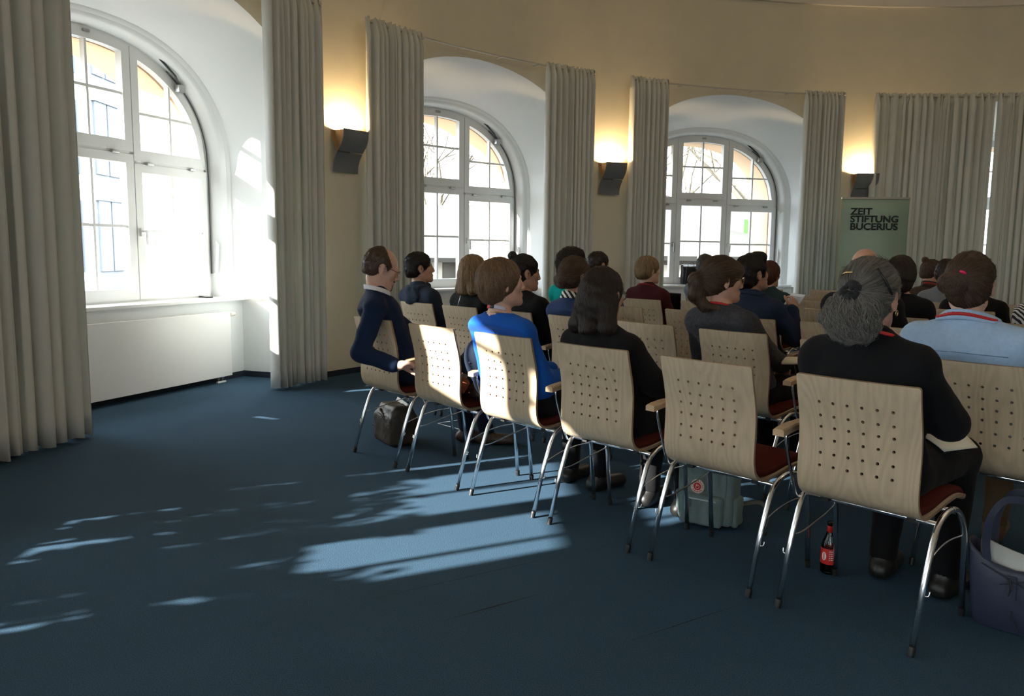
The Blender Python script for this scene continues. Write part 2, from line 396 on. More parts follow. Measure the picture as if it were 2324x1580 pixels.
    # latches, handles, opener
    if full:
        lm = MB()
        for (u, z) in ((0.22, ZT_C - .008), (-0.22, ZT_C - .008), (0.58, ZT_S - .008), (1.08, ZT_S - .008), (-0.58, ZT_S - .008), (-1.08, ZT_S - .008)):
            l_ = MB(); ubox(l_, u - .035, u + .035, 9.437, 9.464, z - .010, z + .010); o = l_.build('latch', M_METAL, win); bevel(o, .004)
        l_ = MB(); ubox(l_, -.03, .03, 9.448, 9.464, 2.955, 2.975); l_.build('latch', M_METAL, win)
        for s_ in (1, -1):
            h = MB(); u = s_ * 0.465
            ubox(h, u - .014, u + .014, 9.445, 9.464, 1.36, 1.43); ubox(h, u - .007, u + .007, 9.40, 9.447, 1.395, 1.41); ubox(h, u - .009, u + .009, 9.392, 9.404, 1.285, 1.415)
            h.build('handle', M_METAL if s_ < 0 else mat('handle_white', (.75, .76, .76), .3), win)
        # curved opener rod with stay arm on the right of the arch and operating lever
        pts = []
        for k in range(40):
            t = 0.10 + (1.02 - 0.10) * k / 39; c, s2 = cos(t * pi / 2 * 0.86), sin(t * pi / 2 * 0.86)
            pts.append(W(1.285 * c ** (2 / WN), 9.455, 1.98 + 1.015 * s2 ** (2 / WN)))
        lo_ = [W(1.287, 9.455, z) for z in (1.02, 1.3, 1.6, 1.9)]
        rd = MB(); rd.tube(lo_ + pts[:26], .006, 8); rd.build('opener_rod', mat('opener_grey', (.10, .10, .10), .5, .6), win)
        st = MB(); st.tube([W(0.70, 9.42, 2.90), W(0.75, 9.41, 2.865), W(0.86, 9.40, 2.78), W(0.93, 9.42, 2.72)], [.007, .011, .011, .007], 8)
        st.build('stay_arm', mat('stay_dark', (.05, .055, .05), .4, .5), win)
        cl = MB(); ubox(cl, .90, .975, 9.40, 9.45, 2.655, 2.715); cl.build('stay_bracket', M_METAL, win)
        lv = MB(); lv.tube([W(1.30, 9.44, 1.01), W(1.30, 9.40, 1.03), W(1.30, 9.38, 1.30), W(1.30, 9.40, 1.33)], [.010, .012, .012, .008], 8)
        lv.build('lever', mat('handle_white', (.75, .76, .76), .3), win)
    # sill
    s_ = MB(); ubox(s_, -1.495, 1.495, 9.19, 9.56, 0.765, 0.797); bevel(s_.build('sill', M_SILL, win), .008, 3)
    return win

for i, p in enumerate(PH): build_bay(i, p, full=(i < 3))
# baseboards on the piers
for nm, d0, d1 in (('baseboard_left', 158.262 - 26.2, 158.262), ('baseboard_far', 105.701, 132.013), ('baseboard_right', 79.4, 105.701)):
    h = math.degrees(math.asin(NW / RW)); a, b = d0 + h, d1 - h; bb = MB(); K = 8
    ds = [a + (b - a) * k / K for k in range(K + 1)]
    bb.loft([[pol(RW, d, 0) for d in ds], [pol(RW - .012, d, 0) for d in ds], [pol(RW - .012, d, .056) for d in ds], [pol(RW, d, .056) for d in ds]])
    tag(bb.build(nm, M_BASE), kind='structure')

# ------------------------------------------------------------------ radiators
def radiator(phi, label):
    t = empty('radiator', bay(phi, 0, 9.2, 0.05)); tag(t, label, 'radiator', 'flat radiators below the windows')
    W = lambda u, a, z: bay(phi, u, a, z) - t.location
    def ub(name, u0, u1, a0, a1, z0, z1, mt, bv=0.004):
        mb = MB(); vs_ = [W(u0, a0, z0), W(u1, a0, z0), W(u1, a1, z0), W(u0, a1, z0), W(u0, a0, z1), W(u1, a0, z1), W(u1, a1, z1), W(u0, a1, z1)]
        mb.add(vs_, [(0, 3, 2, 1), (4, 5, 6, 7), (0, 1, 5, 4), (1, 2, 6, 5), (2, 3, 7, 6), (3, 0, 4, 7)]); return bevel(mb.build(name, mt, t), bv)
    ub('front_panel', -1.19, 1.19, 9.155, 9.165, 0.06, 0.672, M_RAD)
    ub('back_panel', -1.18, 1.18, 9.235, 9.245, 0.07, 0.655, M_RAD)
    ub('top_grille', -1.18, 1.18, 9.163, 9.237, 0.655, 0.668, M_RAD)
    for s_ in (-1, 1): ub('side_cover', s_ * 1.185 - .004, s_ * 1.185 + .004, 9.163, 9.24, 0.065, 0.665, M_RAD)
    mb = MB(); mb.tube([W(1.19, 9.2, .64), W(1.225, 9.2, .64)], .014, 12); mb.tube([W(1.225, 9.2, .64), W(1.29, 9.2, .64)], [.024, .019], 14)
    mb.build('thermostat', mat('thermostat_cream', (.8, .76, .66), .4), t, auto=40)
    mb = MB()
    for du in (0, -.05):
        mb.tube([W(1.10 + du, 9.2, .10), W(1.10 + du, 9.2, .005)], .008, 10); mb.tube([W(1.10 + du, 9.2, .055), W(1.10 + du, 9.2, .03)], .016, 10)
    mb.build('valve_pipes', mat('dull_brass', (.25, .24, .2), .4, .9), t, auto=40)
    mb = MB(); mb.tube([W(1.02, 9.19, .006), W(1.13, 9.19, .006)], .012, 10); mb.build('pipe_collar', M_RAD, t)
radiator(PH[0], 'long flat white radiator under the large left window sill')
radiator(PH[1], 'flat white radiator under the middle window, behind the seated people')
radiator(PH[2], 'flat white radiator under the third window, far behind the audience')

# ------------------------------------------------------------------ curtains
def curtain(d0, d1, folds, label, amp=0.05, seed=0, z0=0.022, lean=0.0, group='grey floor-length curtains beside the windows'):
    rnd = random.Random(seed); NC = folds * 10; NZ = 22
    ph = [0.0]; ws = [rnd.uniform(.65, 1.4) for _ in range(folds)]; tot = sum(ws)
    # angular position of each column with uneven fold widths
    pos = []; fr = []
    acc = 0
    for w_ in ws:
        for k in range(10): pos.append((acc + w_ * k / 10) / tot); fr.append(k / 10)
        acc += w_
    pos.append(1.0); fr.append(0.0)
    am = [rnd.uniform(.6, 1.15) for _ in range(folds + 1)]
    mb = MB(); rows = []
    for j in range(NZ + 1):
        tz = j / NZ
        z = z0 + (CURT_TOP - z0) * (1 - (1 - tz) ** 1.0)
        row = []
        for c in range(len(pos)):
            f = min(c // 10, folds - 1); a_ = am[f] * amp
            head = max(0.0, (z - (CURT_TOP - .14)) / .14)
            sw = 0.25 * sin(3.1 * tz + f * 1.7 + seed)
            s_ = sin(2 * pi * (fr[c] + 0.06 * sw))
            wav = math.copysign(abs(s_) ** 0.75, s_) + 0.25 * sin(4 * pi * fr[c] + f)
            r = RC + 0.02 + a_ * wav * (1 - 0.55 * head) + 0.012 * head * sin(6 * pi * fr[c])
            d = d0 + (d1 - d0) * (pos[c] + 0.010 * sin(2 * pi * fr[c] * 2 + f) * (1 - head)) + lean * (1 - tz)
            zz = z + (0.012 * sin(5 * pi * fr[c] + f) if j == NZ else 0) + (0.006 * sin(2.3 * f + c * .6) if j == 0 else 0)
            row.append(pol(r, d, zz))
        rows.append(row)
    mb.loft(rows)
    o = mb.build('curtain', M_CURT, smooth=True)
    org = pol(RC, (d0 + d1) / 2, 0); o.data.transform(Matrix.Translation(-org)); o.location = org
    md = o.modifiers.new('thick', 'SOLIDIFY'); md.thickness = 0.003
    return tag(o, label, 'curtain', group)
curtain(164.75, 171.5, 9, 'grey curtain at the left edge, left of the big window', .085, 1, lean=0.0)
curtain(147.3, 152.0, 9, 'grey curtain right of the big left window, left of the first wall lamp', .066, 2)
curtain(138.3, 143.6, 11, 'grey curtain left of the middle window, right of the first wall lamp', .066, 3)
curtain(120.85, 126.0, 10, 'grey curtain right of the middle window, left of the second wall lamp', .066, 4)
curtain(113.05, 117.1, 9, 'grey curtain left of the third window, right of the second wall lamp', .066, 5)
curtain(94.9, 99.0, 9, 'grey curtain right of the third window, behind the green banner', .066, 6)
curtain(81.05, 92.0, 15, 'wide drawn grey curtain right of the green banner', .055, 7)
curtain(66.0, 80.85, 20, 'drawn grey curtain at the right edge, past the slit of daylight', .055, 8)
curtain(173.5, 178.3, 9, 'grey curtain of the window outside the left of the picture, right side', .05, 9)
curtain(192.3, 196.6, 9, 'grey curtain of the window outside the left of the picture, left side', .05, 10)
curtain(200.0, 204.6, 9, 'grey curtain of the window behind the viewer, right side', .05, 11)
M_RAIL = mat('rail_white', (.62, .58, .5), .4)
for d0, d1, lb in ((147.3, 171.5, 'pale curtain rail over the big left window'), (120.9, 143.5, 'pale curtain rail over the middle window'), (95.0, 117.0, 'pale curtain rail over the third window'), (66, 92, 'pale curtain rail over the drawn curtains at right'), (173.5, 196.6, 'pale curtain rail over the window outside the left of the picture')):
    t = empty('curtain_rail', pol(RC, (d0 + d1) / 2, 3.5)); tag(t, lb, 'curtain rail')
    mb = MB(); K = 30; mb.tube([pol(RC + .02, d0 + (d1 - d0) * k / K, 3.495) - t.location for k in range(K + 1)], .011, 8); mb.build('rail', M_RAIL, t, smooth=True)
    for k in range(6):
        d = d0 + (d1 - d0) * (k + .5) / 6; b = MB(); p = pol(RW, d, 3.50) - t.location; q = pol(RC + .02, d, 3.50) - t.location
        b.tube([p, q], .008, 6); b.build('bracket', M_RAIL, t)

# ------------------------------------------------------------------ wall sconces
def sconce(deg, label):
    t = empty('wall_sconce', pol(RW, deg, 2.02), rad(deg + 90)); tag(t, label, 'wall lamp', 'curved metal wall lamps between the curtains')
    # local: x along wall, +y away from the room (rz maps y to -radial)  -> use d toward room = +y
    w = 0.165
    def plate(name, prof, mt, th=0.006, ww=w):
        mb = MB(); a = [(-ww, d, z) for d, z in prof]; rings = []
        nrm = []
        for i in range(len(prof)):
            p0 = prof[max(0, i - 1)]; p1 = prof[min(len(prof) - 1, i + 1)]; dx, dz = p1[0] - p0[0], p1[1] - p0[1]; l = math.hypot(dx, dz); nrm.append((dz / l, -dx / l))
        r1 = [[(x, d, z) for x in (-ww, ww)] for d, z in prof]; r2 = [[(x, d - nx * th, z - nz * th) for x in (-ww, ww)] for (d, z), (nx, nz) in zip(prof, nrm)]
        loop = [[r1[i][0], r1[i][1], r2[i][1], r2[i][0]] for i in range(len(prof))]
        mb.loft(loop, closed=True); n_ = len(prof); mb.add(loop[0], [(3, 2, 1, 0)]); mb.add(loop[-1], [(0, 1, 2, 3)])
        return mb.build(name, mt, t, auto=35)
    c1 = [(p.x, p.y) for p in bez([(.105, .195, 0), (.155, .255, 0), (.185, .32, 0), (.195, .40, 0)], 6)]
    c2 = [(p.x, p.y) for p in bez([(.035, .0, 0), (.042, .07, 0), (.065, .13, 0), (.098, .185, 0)], 6)]
    c3 = [(p.x, p.y) for p in bez([(.012, .40, 0), (.025, .33, 0), (.055, .26, 0), (.098, .195, 0)], 6)]
    plate('upper_plate', c1, M_DARKMET); plate('lower_plate', c2, M_DARKMET); plate('back_shell', c3, M_BROWN)
    for s_ in (-1, 1):
        mb = MB(); x = s_ * (w - .05)
        pts = [(x, d, z) for d, z in c3] + [(x, d, z) for d, z in c1]; k = len(pts)
        mb.add(pts + [(x + .006 * s_, y, z) for _, y, z in pts], [tuple(range(k)), tuple(reversed(range(k, 2 * k)))] + [(i, k + i, k + (i + 1) % k, (i + 1) % k) for i in range(k)])
        mb.build('side_rib', M_BROWN, t)
    mb = MB(); mb.box((-.08, .002, .02), (.08, .012, .36)); mb.build('wall_plate', M_BROWN, t)
    mb = MB(); mb.tube([(-.055, .10, .30), (.055, .10, .30)], .014, 10); mb.build('bulb', mat('bulb_glow', (1, .8, .5), .3, emis=(1, .72, .38), estr=25), t, smooth=True)
    ld = bpy.data.lights.new('sconce_light', 'POINT'); ld.energy = SCONCE_W; ld.color = (1, .70, .36); ld.shadow_soft_size = 0.03
    lo = bpy.data.objects.new('sconce_light', ld); COL.objects.link(lo); lo.parent = t; lo.location = (0, .105, .355)
sconce(144.7, 'grey curved wall lamp between big left window and middle window')
sconce(118.6, 'grey curved wall lamp between middle window and third window')
sconce(92.45, 'grey curved wall lamp just above the green banner')
sconce(171.5, 'grey curved wall lamp behind the curtain at the left edge')
sconce(66.2, 'grey curved wall lamp beyond the right edge of the picture')
sconce(197.7, 'grey curved wall lamp on the wall behind the viewer')

# ------------------------------------------------------------------ ring chandelier over the middle of the room (its bulbs show in the chrome)
ch = empty('ring_chandelier', (CX, CY, 4.6)); tag(ch, 'large ring chandelier with small warm bulbs hanging over the middle of the room', 'chandelier')
mb = MB(); K = 48; mb.tube([(1.5 * cos(2 * pi * k / K), 1.5 * sin(2 * pi * k / K), 0) for k in range(K)], .02, 8, closed=True); mb.build('ring', M_DARKMET, ch, smooth=True)
mb = MB(); mb.tube([(0, 0, 0.9), (0, 0, 2.2)], .012, 8); mb.build('rod', M_DARKMET, ch)
for k in range(3):
    a = 2 * pi * k / 3; mb = MB(); mb.tube([(0, 0, .9), (1.5 * cos(a), 1.5 * sin(a), 0)], .004, 6); mb.build('wire', M_DARKMET, ch)
mb = MB(); mb.lathe([(0, .04), (.018, .035), (.028, .012), (.024, -.01), (.012, -.022), (0, -.024)], 10); bm0 = mb.build('bulb', mat('bulb_warm', (1, .8, .5), .3, emis=(1, .80, .58), estr=CHAND), ch, smooth=True)
for k in range(24):
    a = 2 * pi * k / 24
    b = bm0 if k == 0 else bm0.copy()
    if k: COL.objects.link(b); b.parent = ch
    b.location = (1.5 * cos(a), 1.5 * sin(a), .055)


# ------------------------------------------------------------------ chairs
TH = -0.8327; ROW0 = Vector((-0.8278, 4.7191, 0)); PITCH = 0.5807
RX = Vector((cos(TH), sin(TH), 0)); FY = Vector((-sin(TH), cos(TH), 0))
def seat_pos(f, i, lx=0, ly=0, z=0): return ROW0 + RX * (PITCH * i + lx) + FY * (f + ly) + Vector((0, 0, z))

PROF = [(-.025, .86), (-.008, .788), (.018, .696), (.026, .632), (.028, .579), (.029, .524), (.034, .486), (.049, .449), (.080, .422), (.119, .411), (.194, .416), (.30, .430), (.385, .435), (.45, .425), (.485, .405)]
def shell_mesh():
    pts = [(p.x, p.y) for p in bez([(y, z, 0) for y, z in PROF], 10)]
    cum = [0]
    for a, b in zip(pts[:-1], pts[1:]): cum.append(cum[-1] + math.hypot(b[0] - a[0], b[1] - a[1]))
    LT = cum[-1]; HW, TK, RAD = 0.205, 0.011, 0.0055
    def P(x, s, side):
        s = max(0, min(LT, s)); k = max(0, min(len(cum) - 2, int(np.searchsorted(cum, s) - 1)))
        t = (s - cum[k]) / (cum[k + 1] - cum[k]); y = pts[k][0] + (pts[k + 1][0] - pts[k][0]) * t; z = pts[k][1] + (pts[k + 1][1] - pts[k][1]) * t
        def tang(kk):
            kk = max(1, min(len(pts) - 2, kk)); return Vector((pts[kk + 1][0] - pts[kk - 1][0], pts[kk + 1][1] - pts[kk - 1][1])).normalized()
        tv = (tang(k) * (1 - t) + tang(k + 1) * t).normalized(); n = Vector((-tv.y, tv.x))
        bow = 0.014 * (x / HW) ** 2 * max(0, min(1, (0.42 - s) / 0.3))
        # corners slightly rounded
        w = HW
        if s < .008: w = HW - .008 + math.sqrt(max(0, .008 ** 2 - (.008 - s) ** 2))
        if LT - s < .03: w = HW - .03 + math.sqrt(max(0, .03 ** 2 - (.03 - (LT - s)) ** 2))
        xx = x / HW * w
        return (xx, y + n.x * TK * side + bow, z + n.y * TK * side)
    mb = MB()
    # which sign of the normal points to the sitter
    hx = [-.1225 + .049 * k for k in range(6)]
    s_of = lambda z: next(cum[k] for k in range(len(pts)) if pts[k][1] <= z)
    hs = [s_of(.777 - .0458 * k) for k in range(6)]
    cx = [hx[0] - .0245] + [(a + b) / 2 for a, b in zip(hx[:-1], hx[1:])] + [hx[-1] + .0245]
    cs = [hs[0] - .023] + [(a + b) / 2 for a, b in zip(hs[:-1], hs[1:])] + [hs[-1] + .023]
    xs = [-HW] + cx + [HW]
    ss = [0, .0025, .008, .018] + [cs[0] * .5] + cs
    k = cs[-1]
    while k < LT - .045: k += .014; ss.append(k)
    ss += [LT - .03, LT - .018, LT - .009, LT - .003, LT]; ss = sorted(set(round(v, 5) for v in ss if v <= LT))
    csr = [round(c, 5) for c in cs]
    for i in range(len(ss) - 1):
        for j in range(len(xs) - 1):
            x0, x1, s0, s1 = xs[j], xs[j + 1], ss[i], ss[i + 1]
            if s0 in csr[:-1] and 1 <= j <= 6:
                r = csr.index(s0); hxx, hss = hx[j - 1], hs[r]
                bd = []
                for (a, b, c, d) in ((x0, s0, x1, s0), (x1, s0, x1, s1), (x1, s1, x0, s1), (x0, s1, x0, s0)):
                    for q in range(3): bd.append((a + (c - a) * q / 3, b + (d - b) * q / 3))
                ci = []
                for (bx, bs) in bd:
                    an = math.atan2(bs - hss, bx - hxx); ci.append((hxx + RAD * cos(an), hss + RAD * sin(an)))
                v0 = [P(x, s, 0) for x, s in bd] + [P(x, s, 0) for x, s in ci]; v1 = [P(x, s, 1) for x, s in bd] + [P(x, s, 1) for x, s in ci]
                f0 = [(q, (q + 1) % 12, 12 + (q + 1) % 12, 12 + q) for q in range(12)]
                mb.add(v0, f0); mb.add(v1, [f[::-1] for f in f0])
                mb.add(v0[12:] + v1[12:], [(q, (q + 1) % 12, 12 + (q + 1) % 12, 12 + q) for q in range(12)], 1)
            else:
                c = [(x0, s0), (x1, s0), (x1, s1), (x0, s1)]
                mb.add([P(x, s, 0) for x, s in c], [(0, 1, 2, 3)]); mb.add([P(x, s, 1) for x, s in c], [(3, 2, 1, 0)])
    for sd in (-HW, HW):
        for i in range(len(ss) - 1):
            mb.add([P(sd, ss[i], 0), P(sd, ss[i], 1), P(sd, ss[i + 1], 1), P(sd, ss[i + 1], 0)], [(0, 1, 2, 3)], 1)
    for sv in (0, LT):
        for j in range(len(xs) - 1): mb.add([P(xs[j], sv, 0), P(xs[j + 1], sv, 0), P(xs[j + 1], sv, 1), P(xs[j], sv, 1)], [(0, 1, 2, 3)], 1)
    # weld
    me = bpy.data.meshes.new('seat_shell'); me.from_pydata(mb.v, [], mb.f); me.materials.append(M_WOOD); me.materials.append(M_EDGE)
    me.polygons.foreach_set('material_index', mb.m)
    bm = bmesh.new(); bm.from_mesh(me); bmesh.ops.remove_doubles(bm, verts=bm.verts, dist=1e-5); bmesh.ops.recalc_face_normals(bm, faces=bm.faces); bm.to_mesh(me); bm.free()
    me.polygons.foreach_set('use_smooth', [True] * len(me.polygons)); me.set_sharp_from_angle(angle=rad(40))
    return me

def make_chair():
    t = empty('perforated_chair')
    me = shell_mesh(); o = bpy.data.objects.new('seat_shell', me); COL.objects.link(o); o.parent = t
    # seat pad following the seat
    mb = MB(); prof = bez([(.075, .452, 0), (.10, .440, 0), (.15, .436, 0), (.22, .440, 0), (.31, .452, 0), (.39, .456, 0), (.45, .446, 0), (.478, .428, 0)], 5)
    lo = [(p.x, p.y - .010) for p in prof]; hi = [(p.x, p.y + .014) for p in prof]
    rings = []; W_ = .192
    for (y0, z0), (y1, z1) in zip(lo, hi): rings.append([(-W_, y0, z0), (-W_, y0, z1 - .006), (-W_ + .008, y1, z1), (0, y1, z1 + .004), (W_ - .008, y1, z1), (W_, y0, z1 - .006), (W_, y0, z0)])
    mb.loft(rings, closed=True); mb.add(rings[0], [tuple(range(7))]); mb.add(rings[-1], [tuple(reversed(range(7)))])
    mb.build('seat_pad', M_RED, t, smooth=True)
    for s_ in (-1, 1):
        x = s_ * .2308
        rear = [(x, 0, .018), (x, .067, .24)] + [tuple(p) for p in bez([(x, .11, .345), (x, .135, .385), (x, .170, .410), (x, .213, .424), (x, .258, .426)], 5)]
        front = [tuple(p) for p in bez([(x, .258, .426), (x, .300, .416), (x, .340, .392), (x, .375, .355), (x, .398, .312), (x, .408, .27)], 5)] + [(x, .434, .018)]
        for nm, path in (('rear', rear), ('front', front)):
            mb = MB(); mb.tube(path, .0105, 12); lg = mb.build('leg', M_CHROME, t, smooth=True)
            p = path[0] if nm == 'rear' else path[-1]
            q = Vector(path[1]) if nm == 'rear' else Vector(path[-2]); d = (q - Vector(p)).normalized()
            g = MB(); g.tube([Vector(p) - d * .018 + Vector((0, 0, 0)), Vector(p) + d * .004, Vector(p) + d * .012], [.0108, .0124, .0118], 12); g.build('foot_cap', M_RUB, lg, smooth=False)
        wr = MB(); wr.tube(bez([(x, .072, .255), (x * .93, .12, .262), (x * .90, .22, .285), (x * .92, .32, .30), (x, .400, .305)], 5), .0032, 6); wr.build('side_wire', M_CHROME, t, smooth=True)
        cl = MB(); cl.tube(bez([(x, .050, .185), (x + s_ * .010, .050, .187), (x + s_ * .020, .052, .190), (x + s_ * .022, .056, .205)], 4), .0026, 6); cl.build('link_hook', M_CHROME, t, smooth=True)
    for y, z in ((.150, .398), (.345, .396)):
        mb = MB(); mb.tube([(-.2308, y, z), (.2308, y, z)], .009, 12); mb.build('cross_bar', M_CHROME, t, smooth=True)
    for x in (-.15, .15):
        for y, z in ((.150, .398), (.345, .396)):
            mb = MB(); mb.box((x - .014, y - .012, z - .011), (x + .014, y + .012, z + .026)); mb.build('shell_clip', M_RUB, t)
    # armrest on the left side
    a = empty('armrest', parent=t); 
    mb = MB(); x = -.285
    ap = [(x, .035, .628), (x, .06, .633), (x, .12, .640), (x, .20, .642), (x, .26, .638), (x, .29, .630)]
    rings = []
    for (px, py, pz), w in zip(ap, (.022, .024, .024, .023, .022, .018)):
        rings.append([(px - w, py, pz - .012), (px - w, py, pz + .008), (px - w + .006, py, pz + .013), (px + w - .006, py, pz + .013), (px + w, py, pz + .008), (px + w, py, pz - .012)])
    mb.loft(rings, closed=True); mb.add(rings[0], [tuple(range(6))]); mb.add(rings[-1], [tuple(reversed(range(6)))])
    mb.build('arm_pad', M_ARM, a, auto=35)
    mb = MB(); mb.tube(bez([(x + .01, .20, .63), (x + .012, .09, .625), (x + .014, .068, .60), (x + .022, .10, .48), (x + .03, .135, .385), (x + .05, .150, .392)], 6), .0058, 8); mb.build('arm_support', M_CHROME, a, smooth=True)
    return t
def children(o): return [c for c in bpy.data.objects if c.parent == o]
def copy_tree(o, kids, parent=None, skip=()):
    c = o.copy(); COL.objects.link(c)
    if parent: c.parent = parent
    for k in kids.get(o.name, ()):
        if k.name.split('.')[0] in skip: continue
        copy_tree(k, kids, c, skip)
    return c
CHAIRS = [
 (0, 0, 0, 'beech chair under the balding man in navy sweater, left end of nearest row'),
 (0, 1, 1, 'sunlit empty beech chair holding a brown bag, second in the nearest row'),
 (0, 2, 1, 'sunlit beech chair under the woman in the bright blue dress'),
 (0, 3, 1, 'beech chair under the long dark haired woman in black, half in sun'),
 (0, 4, 1, 'empty beech chair with dark red seat and armrest, above the green backpack'),
 (0, 5, 1, 'nearest beech chair, under the woman with grey curly hair'),
 (1.07, -1.82, 0, 'beech chair under the young man in the blue hooded sweater'),
 (1.08, -.92, 1, 'beech chair under the long blond haired woman with a back zip'),
 (1.08, .05, 1, 'beech chair under the dark bun woman in black blazer, behind the blue dress'),
 (1.10, 1.0, 1, 'beech chair under the woman with the zebra scarf and navy jacket'),
 (1.10, 2.0, 1, 'empty beech chair right of the woman with long dark hair'),
 (1.10, 3.0, 1, 'beech chair under the ponytail woman in the charcoal cardigan'),
 (1.05, 4.06, 1, 'empty beech chair left behind the grey curly haired woman, lower of the two'),
 (.79, 5.27, 1, 'beech chair under the person in the light blue shirt'),
 (1.96, -.5, 0, 'beech chair under the person in the turquoise sweater'),
 (2.10, .25, 1, 'empty beech chair just right of the long dark hair, narrow strip in view'),
 (2.19, 1.2, 1, 'empty beech chair left of the ponytail woman, between her and the burgundy sweater'),
 (1.95, 2.24, 1, 'beech chair under the dark haired man reading in the navy blazer'),
 (2.03, 3.16, 1, 'beech chair under the bald man in black'),
 (2.05, 4.08, 1, 'empty beech chair between the grey haired woman and the light blue shirt'),
 (3.0, -1.6, 0, 'beech chair under the short dark haired man beyond the turquoise sweater'),
 (3.0, -.64, 1, 'beech chair under the short haired blonde in burgundy'),
 (3.14, .25, 1, 'empty beech chair right of the burgundy sweater'),
 (3.14, 2.19, 1, 'empty beech chair right of the reading man, third of the empty backs upwards'),
 (2.87, 3.2, 1, 'beech chair under the dark bob haired woman in black'),
 (2.95, 4.48, 1, 'beech chair under the person in stripes at the right edge'),
 (3.86, -.53, 0, 'beech chair under the grey haired man in the grey blue sweater'),
 (3.90, .42, 1, 'beech chair under the red haired person by the third window'),
 (4.09, 1.3, 1, 'empty beech chair right of the reading man, second of the empty backs from the top'),
 (4.0, 3.28, 1, 'beech chair under the person in black hidden behind the light blue shirt'),
 (4.95, .45, 0, 'empty beech chair beyond the red haired person, near the green banner'),
 (4.92, 2.31, 1, 'beech chair under the grey clad person hidden behind the pink hair tie'),
 (5.08, 3.55, 1, 'empty beech chair at the right edge before the drawn curtain'),
 (5.95, 1.75, 0, 'beech chair under the brown bun woman with the brown fuzzy collar'),
 (6.26, -.5, 0, 'farthest empty beech chair, under the green banner'),
 (5.89, -1.45, 0, 'far empty beech chair below the third window, left of the curtain'),
]
_proto = make_chair()
_kids = {}
for o in bpy.data.objects:
    if o.parent: _kids.setdefault(o.parent.name, []).append(o)
for i, (f, ix, arm, lb) in enumerate(CHAIRS):
    c = copy_tree(_proto, _kids, None, () if arm else ('armrest', 'arm_pad', 'arm_support'))
    c.location = seat_pos(f, ix); c.rotation_euler = (0, 0, TH + rad(((i * 37) % 7 - 3) * .35)); tag(c, lb, 'chair', 'rows of perforated beech chairs')
def kill(o):
    for k in _kids.get(o.name, ()): kill(k)
    bpy.data.objects.remove(o)
kill(_proto)

# ------------------------------------------------------------------ text helper
def text_mesh(body, size, loc_fn, mt, name, parent, bold=0.0, sx=1.0, spacing=1.0, line=1.0, align='LEFT'):
    """flat lettering: 2D text outline mapped through loc_fn(x, y) -> 3D point"""
    cu = bpy.data.curves.new('t', 'FONT'); cu.body = body; cu.size = size; cu.offset = bold; cu.space_character = spacing; cu.space_line = line; cu.align_x = align; cu.resolution_u = 4
    o = bpy.data.objects.new('t', cu); COL.objects.link(o)
    dg = bpy.context.evaluated_depsgraph_get(); me = bpy.data.meshes.new_from_object(o.evaluated_get(dg))
    bpy.data.objects.remove(o); bpy.data.curves.remove(cu)
    for v in me.vertices: v.co = loc_fn(v.co.x * sx, v.co.y)
    me.name = name; me.materials.clear()
    return mesh_obj(name, me, mt, parent, smooth=False)

# ------------------------------------------------------------------ roll-up banner
bn = empty('rollup_banner', (4.70, 10.50, 0), rad(-5)); tag(bn, 'pale green roll-up banner with dark lettering standing by the drawn curtain', 'banner')
M_GREEN = mat('banner_green', (0.40, 0.56, 0.47), 0.6)
mb = MB(); K = 10
mb.loft([[(-.425, .006 * sin(k), .09 + 1.90 * k / K) for k in range(K + 1)], [(.425, .006 * sin(k), .09 + 1.90 * k / K) for k in range(K + 1)]]); o = mb.build('print', M_GREEN, bn, smooth=True)
md = o.modifiers.new('s', 'SOLIDIFY'); md.thickness = .002
mb = MB(); mb.box((-.43, -.012, 1.985), (.43, .012, 2.012)); bevel(mb.build('top_rail', M_METAL, bn), .004)
mb = MB(); mb.box((-.44, -.09, .015), (.44, .09, .095)); bevel(mb.build('base_case', M_METAL, bn), .02, 3)
mb = MB(); mb.tube([(0, .03, .09), (0, .03, 1.99)], .008, 8); mb.build('pole', M_METAL, bn)
for s_ in (-1, 1): mb = MB(); mb.box((s_ * .3 - .02, -.16, .0), (s_ * .3 + .02, .16, .016)); mb.build('foot', M_METAL, bn)
M_INK = mat('banner_ink', (.02, .03, .035), .7)
for body, z, wd_ in (('ZEIT', 1.79, .272), ('STIFTUNG', 1.693, .605), ('BUCERIUS', 1.596, .605)):
    o = text_mesh(body, .118, lambda x, y, z=z: Vector((-.31 + x, -.0095, z + y)), M_INK, 'lettering', bn, bold=.0035)
    w_ = max(v.co.x for v in o.data.vertices) + .31; sx = wd_ / w_
    for v in o.data.vertices: v.co.x = -.31 + (v.co.x + .31) * sx

